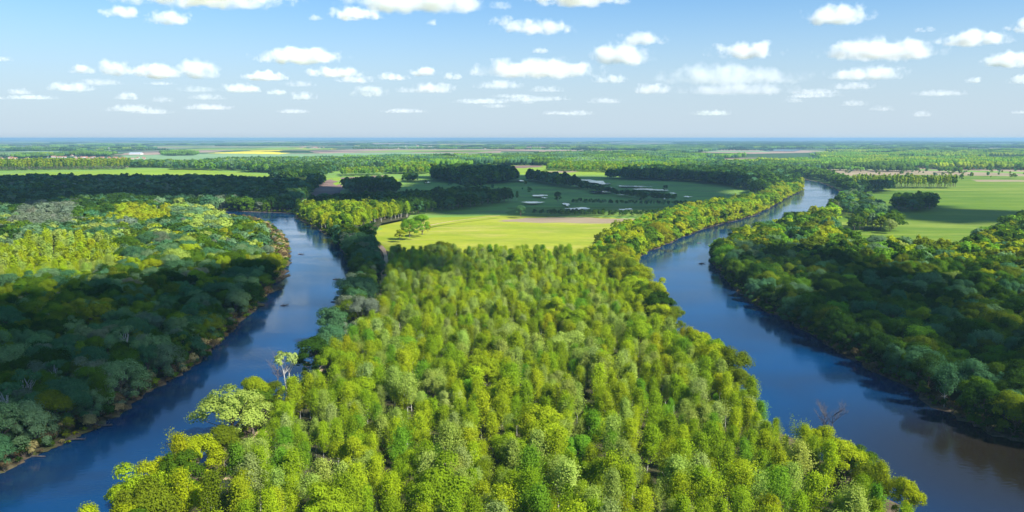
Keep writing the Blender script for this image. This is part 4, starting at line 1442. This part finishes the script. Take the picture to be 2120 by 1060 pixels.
HV = [((60, 320), (150, 327), 34, 'near village', 'houses at the left end of the near village'),
      ((150, 326), (210, 333), 26, 'cluster above the poplars', 'orange roofed houses above the tall poplar row'),
      ((200, 327), (300, 331.5), 22, 'line behind the poplars', 'houses in the line behind the poplar row'),
      ((0, 326), (60, 334), 14, 'hamlet at the left edge', 'houses at the left edge behind the poplars'),
      ((780, 302), (1010, 309), 40, 'far village', 'houses of the far village below the horizon'),
      ((590, 305), (680, 308), 14, 'farms by yellow fields', 'farmhouses by the yellow fields')]
hp = {}
for (u0, v0), (u1, v1), n, where, grp in HV:
    for i in range(n):
        q = P(rng.uniform(u0, u1), rng.uniform(v0, v1))
        ri = int(rng.integers(3))
        root = bpy.data.objects.new('house', None); COL.objects.link(root)
        root.location = (q[0], q[1], 0.6 if False else 0.0)
        root.rotation_euler = (0, 0, rng.choice([0.2, 1.77]) + rng.normal(0, .12))
        s_ = rng.uniform(.9, 1.4) * (1.3 if v1 < 312 else 1.0)
        ly = rng.uniform(.9, 1.6)
        root.scale = (s_, s_ * ly, s_)
        hu, hv_ = proj(q[0], q[1], 3)
        seg = min(4, max(0, int((hu - u0) / max(1, u1 - u0) * 5)))
        root['label'] = '%s %s-roofed house, %s and %s, in the %s' % (
            'long' if ly > 1.38 else 'small' if s_ < 1.1 else 'squat' if ly < 1.1 else 'plain', ('orange', 'brown', 'light orange')[ri],
            ('leftmost', 'left of middle', 'middle', 'right of middle', 'rightmost')[seg], 'nearer' if hv_ > (v0 + v1) / 2 else 'farther', where)
        root['category'] = 'house'; root['group'] = grp
        for nm, me in (('wall', me_wall), ('roof', me_roofs[ri])):
            if (nm, ri) in hp:
                o = hp[(nm, ri)].copy()
            else:
                o = bpy.data.objects.new(nm, me); hp[(nm, ri)] = o
            COL.objects.link(o); o.parent = root
            if nm == 'roof':
                ch = bpy.data.objects.new('chimney', me_chim); COL.objects.link(ch); ch.parent = o
# a water tower and two long sheds that stand out
q = P(226, 316)
wt = empty('water_tower', (q[0], q[1], 0)); tag(wt, 'slim pale water tower above the village trees', 'water tower')
mb = MB(); mb.add(tube((0, 0, 0), (0, 0, 26), 1.8, 1.3, 12)); mesh_obj('shaft', mb.v, mb.f, M['plaster'], wt)
mb = MB(); mb.add(tube((0, 0, 26), (0, 0, 29), 1.6, 5, 14)); mb.add(tube((0, 0, 29), (0, 0, 34), 5, 5, 14)); mb.add(tube((0, 0, 34), (0, 0, 36.5), 5, .4, 14)); mesh_obj('tank', mb.v, mb.f, M['plaster'], wt)
for (u, v), ln, lab in (((1003, 304.6), 260, 'long white shed at the right end of the far village'), ((282, 320.3), 70, 'long blue grey shed beside the near village'), ((1970, 305), 90, 'white building in the far woods at upper right')):
    q = P(u, v)
    sh = empty('shed', (q[0], q[1], 0)); tag(sh, lab, 'shed')
    v_, f_ = box((0, 0, 4), (ln, 40, 8.2)); mesh_obj('wall', v_, f_, M['plaster'], sh)
    rv_ = [(-ln / 2 - 1, -21, 7.9), (ln / 2 + 1, -21, 7.9), (ln / 2 + 1, 21, 7.9), (-ln / 2 - 1, 21, 7.9), (-ln / 2 - 1, 0, 13), (ln / 2 + 1, 0, 13)]
    mesh_obj('roof', rv_, [(0, 1, 5, 4), (2, 3, 4, 5), (1, 2, 5), (3, 0, 4), (0, 3, 2, 1)], M['tin'], sh)

# ------------------------------------------------------------------ clouds
def cloud_mat():
    m, nt, out = new_mat('cloud_vapour')
    N, L = nt.nodes.new, nt.links.new
    oi = N('ShaderNodeObjectInfo')
    sp = N('ShaderNodeSeparateColor'); L(oi.outputs['Color'], sp.inputs[0])

    def math_(op, a, b=None, c=None):
        n = N('ShaderNodeMath'); n.operation = op
        for i, x in enumerate((a, b, c)):
            if x is None:
                continue
            if isinstance(x, (int, float)):
                n.inputs[i].default_value = x
            else:
                L(x, n.inputs[i])
        return n.outputs[0]
    tc = N('ShaderNodeTexCoord')
    sub = N('ShaderNodeVectorMath'); sub.operation = 'MULTIPLY_ADD'
    sub.inputs[1].default_value = (2, 2, 2); sub.inputs[2].default_value = (-1, -1, -1)
    L(tc.outputs['Generated'], sub.inputs[0])
    le = N('ShaderNodeVectorMath'); le.operation = 'LENGTH'; L(sub.outputs[0], le.inputs[0])
    sz = N('ShaderNodeSeparateXYZ'); L(sub.outputs[0], sz.inputs[0])
    g = N('ShaderNodeNewGeometry')
    sc_ = N('ShaderNodeVectorMath'); sc_.operation = 'SCALE'; L(g.outputs['Position'], sc_.inputs[0]); L(sp.outputs[1], sc_.inputs['Scale'])
    no = N('ShaderNodeTexNoise'); no.inputs['Scale'].default_value = 1.0; no.inputs['Detail'].default_value = 5; no.inputs['Roughness'].default_value = .6
    L(sc_.outputs[0], no.inputs['Vector'])
    e = math_('MULTIPLY_ADD', no.outputs[0], 4.6, -1.92)          # billows
    e = math_('SUBTRACT', e, math_('MULTIPLY', math_('POWER', le.outputs['Value'], 2.0), 1.35))
    base = math_('MAXIMUM', math_('SUBTRACT', -0.22, sz.outputs['Z']), 0)     # flat underside
    e = math_('SUBTRACT', e, math_('MULTIPLY', base, 3.2))
    mr = N('ShaderNodeMapRange'); mr.interpolation_type = 'SMOOTHSTEP'
    mr.inputs['From Min'].default_value = -.35; mr.inputs['From Max'].default_value = .95
    L(e, mr.inputs['Value'])
    d = math_('MULTIPLY', mr.outputs[0], math_('MULTIPLY', sp.outputs[0], .1))
    vs = N('ShaderNodeVolumeScatter')
    vs.inputs['Color'].default_value = (0.93, 0.95, 0.995, 1)
    vs.inputs['Anisotropy'].default_value = 0.0
    L(d, vs.inputs['Density'])
    L(vs.outputs[0], out.inputs['Volume'])
    return m


M['cloud'] = cloud_mat()
# centre u, v, width, height in pixels, body 0..1, words
CLOUDS = [
    (445, 2, 330, 46, 1, 'wide white cloud cut by the top edge at left'), (870, 12, 250, 62, 1, 'large bright cloud near the top left of the centre'), (745, 43, 90, 24, 1, 'flat cloud just below the large top cloud'),
    (278, 39, 76, 22, .8, 'soft oval cloud at upper left'), (378, 52, 78, 28, 1, 'puffy cloud right of the soft oval one at upper left'), (1195, 6, 190, 40, 1, 'wide cloud cut by the top edge at centre'),
    (1712, 47, 116, 38, 1, 'bright compact cloud high on the right'), (1282, 124, 124, 48, 1, 'bright cloud with a high left hump right of the centre'), (632, 126, 150, 28, 1, 'long flat cloud left of the centre'),
    (252, 150, 62, 34, 1, 'second puffy cloud of the row at left'), (340, 156, 88, 28, 1, 'third wider cloud of the row at left'), (430, 156, 72, 38, 1, 'tallest cloud at the right end of the row at left'),
    (190, 150, 50, 22, .8, 'small first cloud of the row at left'), (560, 164, 70, 20, 1, 'small cloud below the long flat one'), (510, 188, 76, 18, .9, 'low small cloud right of the row at left'),
    (163, 186, 76, 18, .8, 'low flat cloud under the row at left'), (700, 157, 96, 20, .8, 'flat pale cloud under the long flat one'), (770, 196, 60, 22, .8, 'low cloud left of the centre near the horizon'),
    (900, 189, 76, 20, .9, 'low flat bright cloud at the centre left'), (882, 155, 56, 18, .8, 'small cloud above the low flat bright one'), (938, 164, 32, 14, .7, 'tiny round cloud left of the long centre cloud'),
    (1110, 153, 220, 34, .8, 'long pale bank of cloud right of the centre'), (1115, 69, 122, 26, .8, 'thin stretched cloud above the centre'), (1045, 56, 52, 20, .6, 'faint cloud left of the thin stretched one'),
    (1320, 92, 84, 26, .6, 'faint ragged cloud above the humped one'), (1530, 116, 118, 32, 1, 'flat bright cloud between the humped and the long right one'), (1800, 115, 188, 44, 1, 'long bright cloud on the right with a high end'),
    (1780, 160, 140, 26, .6, 'faint wide cloud under the long right one'), (1990, 91, 126, 30, .9, 'wispy bright cloud at upper right'), (2094, 66, 70, 24, 1, 'cloud cut by the right edge at the top'),
    (2072, 134, 106, 30, .9, 'cloud at the right edge halfway down the sky'), (1500, 165, 240, 40, .35, 'wide faint veil of cloud right of the centre'), (1342, 190, 72, 20, .8, 'small low cloud left of the faint veil'),
    (1520, 190, 200, 26, .35, 'low faint veil under the wide one'), (636, 203, 46, 18, .8, 'small low round cloud left of the centre'), (280, 204, 46, 16, .7, 'small low cloud at left'),
    (285, 228, 90, 14, .45, 'thin faint streak low at left'), (583, 195, 36, 12, .7, 'tiny low cloud beside the small round one'), (665, 49, 30, 12, .5, 'tiny faint puff left of the large top cloud'),
    (900, 58, 26, 14, .7, 'tiny puff below the large top cloud'), (1036, 26, 46, 18, .4, 'faint puff right of the large top cloud'), (1118, 113, 32, 11, .6, 'tiny puff below the thin stretched cloud'),
    (1995, 171, 30, 14, .6, 'tiny low puff at the right'), (25, 129, 42, 10, .5, 'thin faint cloud at the left edge'), (1035, 181, 84, 16, .6, 'low pale cloud under the long pale bank'),
    (1130, 189, 60, 12, .4, 'faint low streak right of the low pale cloud'), (815, 165, 60, 14, .6, 'faint cloud right of the flat pale one'), (745, 170, 70, 16, .5, 'faint cloud under the flat pale one'),
    (845, 191, 40, 12, .45, 'tiny faint cloud left of the low flat bright one'), (1334, 3, 50, 10, .6, 'small cloud touching the top edge'), (60, 194, 50, 12, .5, 'low faint cloud near the left edge'),
    (10, 205, 40, 10, .4, 'low faint cloud cut by the left edge'), (440, 205, 60, 12, .35, 'low faint streak under the row at left'), (1000, 213, 100, 10, .35, 'faint low streak at the centre'),
    (1250, 212, 60, 12, .35, 'faint low puff right of the centre'), (1260, 170, 60, 16, .45, 'faint tail of the long pale bank'), (1930, 197, 90, 12, .35, 'faint low streak at the right'),
    (2100, 172, 60, 18, .5, 'faint cloud low at the right edge'), (1750, 183, 80, 14, .4, 'faint low cloud right of the veil'), (615, 233, 60, 9, .35, 'faint streak close above the horizon at left'),
    (840, 232, 80, 9, .3, 'faint streak close above the horizon left of the centre'), (1890, 72, 40, 10, .35, 'tiny faint wisp right of the compact cloud'), (1675, 200, 90, 12, .3, 'very faint low streak at the right of the veil'),
]
bm = bmesh.new(); bmesh.ops.create_icosphere(bm, subdivisions=3, radius=1)
shapes = [(np.array([q.co[:] for q in bm.verts]), [[q.index for q in f.verts] for f in bm.faces])]; bm.free()
for i in range(26):
    CLOUDS.append((frng.uniform(10, 2110), 170 + 70 * frng.random() ** .8, frng.uniform(25, 95), frng.uniform(6, 13), frng.uniform(.15, .4), None))
for i, (u, v, w_, h_, body, words) in enumerate(CLOUDS):
    elev = math.atan((286.0 - v - h_ * .1) / FPX)
    dist = max(3500, min(30000, 900 / math.tan(max(elev, .02))))
    vv, ff = shapes[i % len(shapes)]
    W_m, H_m = w_ / FPX * dist, h_ / FPX * dist
    a = u - 1060
    cx = a / FPX * dist
    cz = H + (286.0 - v) / FPX * dist
    sgn = -1 if (i // 7) % 2 else 1
    V = vv * np.array((W_m * .74 * sgn, min(W_m, 1500) * .5, H_m * .92))
    if sgn < 0:
        ff = [q[::-1] for q in ff]
    o = mesh_obj('cloud', V, ff, M['cloud'], smooth_sh=True)
    o.location = (cx, dist, cz)
    tau = (.6 + 3.4 * body ** 2) * (1.0 if v < 175 else .6)
    dens = tau / (H_m * .8 + 60)
    o.color = (dens * 10, 1.0 / (H_m * .9), 0, 1)
    if words is None:
        words = 'faint %s cloud streak %s in the sky above the %s' % ('short' if w_ < 60 else 'long', 'very low' if v > 215 else 'low',
                                                                  'village' if u < 450 else 'left river' if u < 760 else 'wet meadow' if u < 1350 else 'right river' if u < 1760 else 'wide green field')
    tag(o, words, 'cloud', 'cumulus clouds over the plain')

# things whose description came out alike are told apart by their order from left to right
alike = {}
for o in list(COL.objects):
    if o.get('label') and o.get('category') and not o.parent:
        alike.setdefault(o['label'], []).append(o)
ORD = ['second', 'third', 'fourth', 'fifth', 'sixth', 'seventh', 'eighth', 'ninth', 'tenth']
for lab, os_ in alike.items():
    if len(os_) < 2:
        continue
    os_.sort(key=lambda o: o.location.x / o.location.y)
    for i, o in enumerate(os_):
        if len(lab.split()) > 15:
            lab = ' '.join(lab.split()[:15])
        if len(os_) == 2:
            w_ = ('left-hand', 'right-hand')[i]
        elif i == 0:
            w_ = 'leftmost'
        elif i == len(os_) - 1:
            w_ = 'rightmost'
        elif i - 1 < len(ORD):
            w_ = ORD[i - 1] + '-from-left'
        else:
            w_ = 'another'
        o['label'] = w_ + ' ' + lab

# cumulus overhead, above the top of the view: they throw the broad shadows on forest and fields
M['cloud_solid'] = simple_mat('dense_cloud', (0.85, 0.85, 0.85), rough=1.0, spec=0)
ALT = 2300.0
SH = [
    # shade on the ground (pixels), amount of coverage
    ([(-200, 378), (60, 376), (300, 375), (640, 378), (660, 372), (700, 390), (640, 440), (500, 442), (330, 432), (180, 438), (-200, 470)], 1.0, 40),
    ([(640, 400), (700, 392), (820, 384), (870, 366), (1060, 362), (1290, 366), (1480, 376), (1560, 392), (1500, 424), (1330, 446), (1230, 449), (1100, 448), (830, 452), (790, 445), (700, 440), (640, 440)], 1.0, 40),
    ([(-300, 680), (0, 650), (160, 610), (330, 595), (480, 570), (590, 570), (620, 600), (560, 690), (420, 820), (260, 960), (60, 1080), (-500, 1200)], .62, 18),
    ([(690, 500), (780, 505), (940, 540), (930, 590), (780, 640), (700, 680), (640, 640)], .75, 16),
    ([(1470, 550), (1560, 530), (1700, 545), (1840, 590), (1970, 680), (2120, 745), (2500, 830), (2500, 1100), (2120, 980), (1900, 870), (1700, 760), (1520, 660)], .75, 18),
    ([(1790, 445), (1850, 418), (1920, 424), (2120, 436), (2300, 446), (2300, 462), (2100, 462), (1960, 466)], .8, 24),
    ([(1700, 392), (1840, 390), (1860, 398), (1760, 404)], .8, 30),
]
cv, cf = [], []
bm = bmesh.new(); bmesh.ops.create_icosphere(bm, subdivisions=2, radius=1)
iv = np.array([q.co[:] for q in bm.verts]); fi = np.array([[q.index for q in f.verts] for f in bm.faces]); bm.free()
crng = np.random.default_rng(77)
shift = np.array((sun_dir.x, sun_dir.y)) / sun_dir.z
nb = 0
for poly, cov, rad in SH:
    pw = PP(poly)
    lo, hi = pw.min(0), pw.max(0)
    sp = rad * .95
    gx, gy = np.meshgrid(np.arange(lo[0] - rad, hi[0] + rad, sp), np.arange(lo[1] - rad, hi[1] + rad, sp))
    p = np.stack([gx.ravel(), gy.ravel()], 1) + crng.uniform(-.35, .35, (gx.size, 2)) * sp
    edge = np.concatenate([pw, pw[:1]])
    ed = line_dist(p, edge)
    ins = inside(p, pw)
    sd_ = np.where(ins, ed, -ed)
    nzs = vnoise(p, rad * 3.2, 5.5)
    keep = (sd_ + nzs * rad * 3.0 > rad * .9) & (crng.random(len(p)) < cov * np.clip((sd_ + nzs * rad * 2) / (2.6 * rad) + .35, 0, 1))
    for c in p[keep]:
        r1 = rad * crng.uniform(.75, 1.15)
        z = ALT + crng.uniform(0, rad * 1.2)
        s3 = np.array((r1, r1, r1 * crng.uniform(.5, .9)))
        o3 = np.array((c[0] + shift[0] * z, c[1] + shift[1] * z, z))
        vv = iv * s3 * crng.uniform(.88, 1.12, (len(iv), 1)) + o3
        cf.append(fi + len(iv) * nb)
        cv.append(vv); nb += 1
o = mesh_obj('overhead_clouds', np.vstack(cv), np.vstack(cf), M['cloud_solid'], kind='structure', smooth_sh=True)

# ------------------------------------------------------------------ haze
m, nt, out = new_mat('haze_air')
pv = nt.nodes.new('ShaderNodeVolumePrincipled')
pv.inputs['Color'].default_value = (0.33, 0.54, 0.78, 1)
pv.inputs['Density'].default_value = 6.5e-5
pv.inputs['Anisotropy'].default_value = 0.1
nt.links.new(pv.outputs[0], out.inputs['Volume'])
hv, hf = box((0, 55000, 53.5), (240000, 240000, 109))
mesh_obj('haze', hv, hf, m, kind='stuff')
print('objects', len(bpy.data.objects), 'groves', len(GP), 'overhead lumps', nb, {k: len(v) for k, v in TREES.items()})
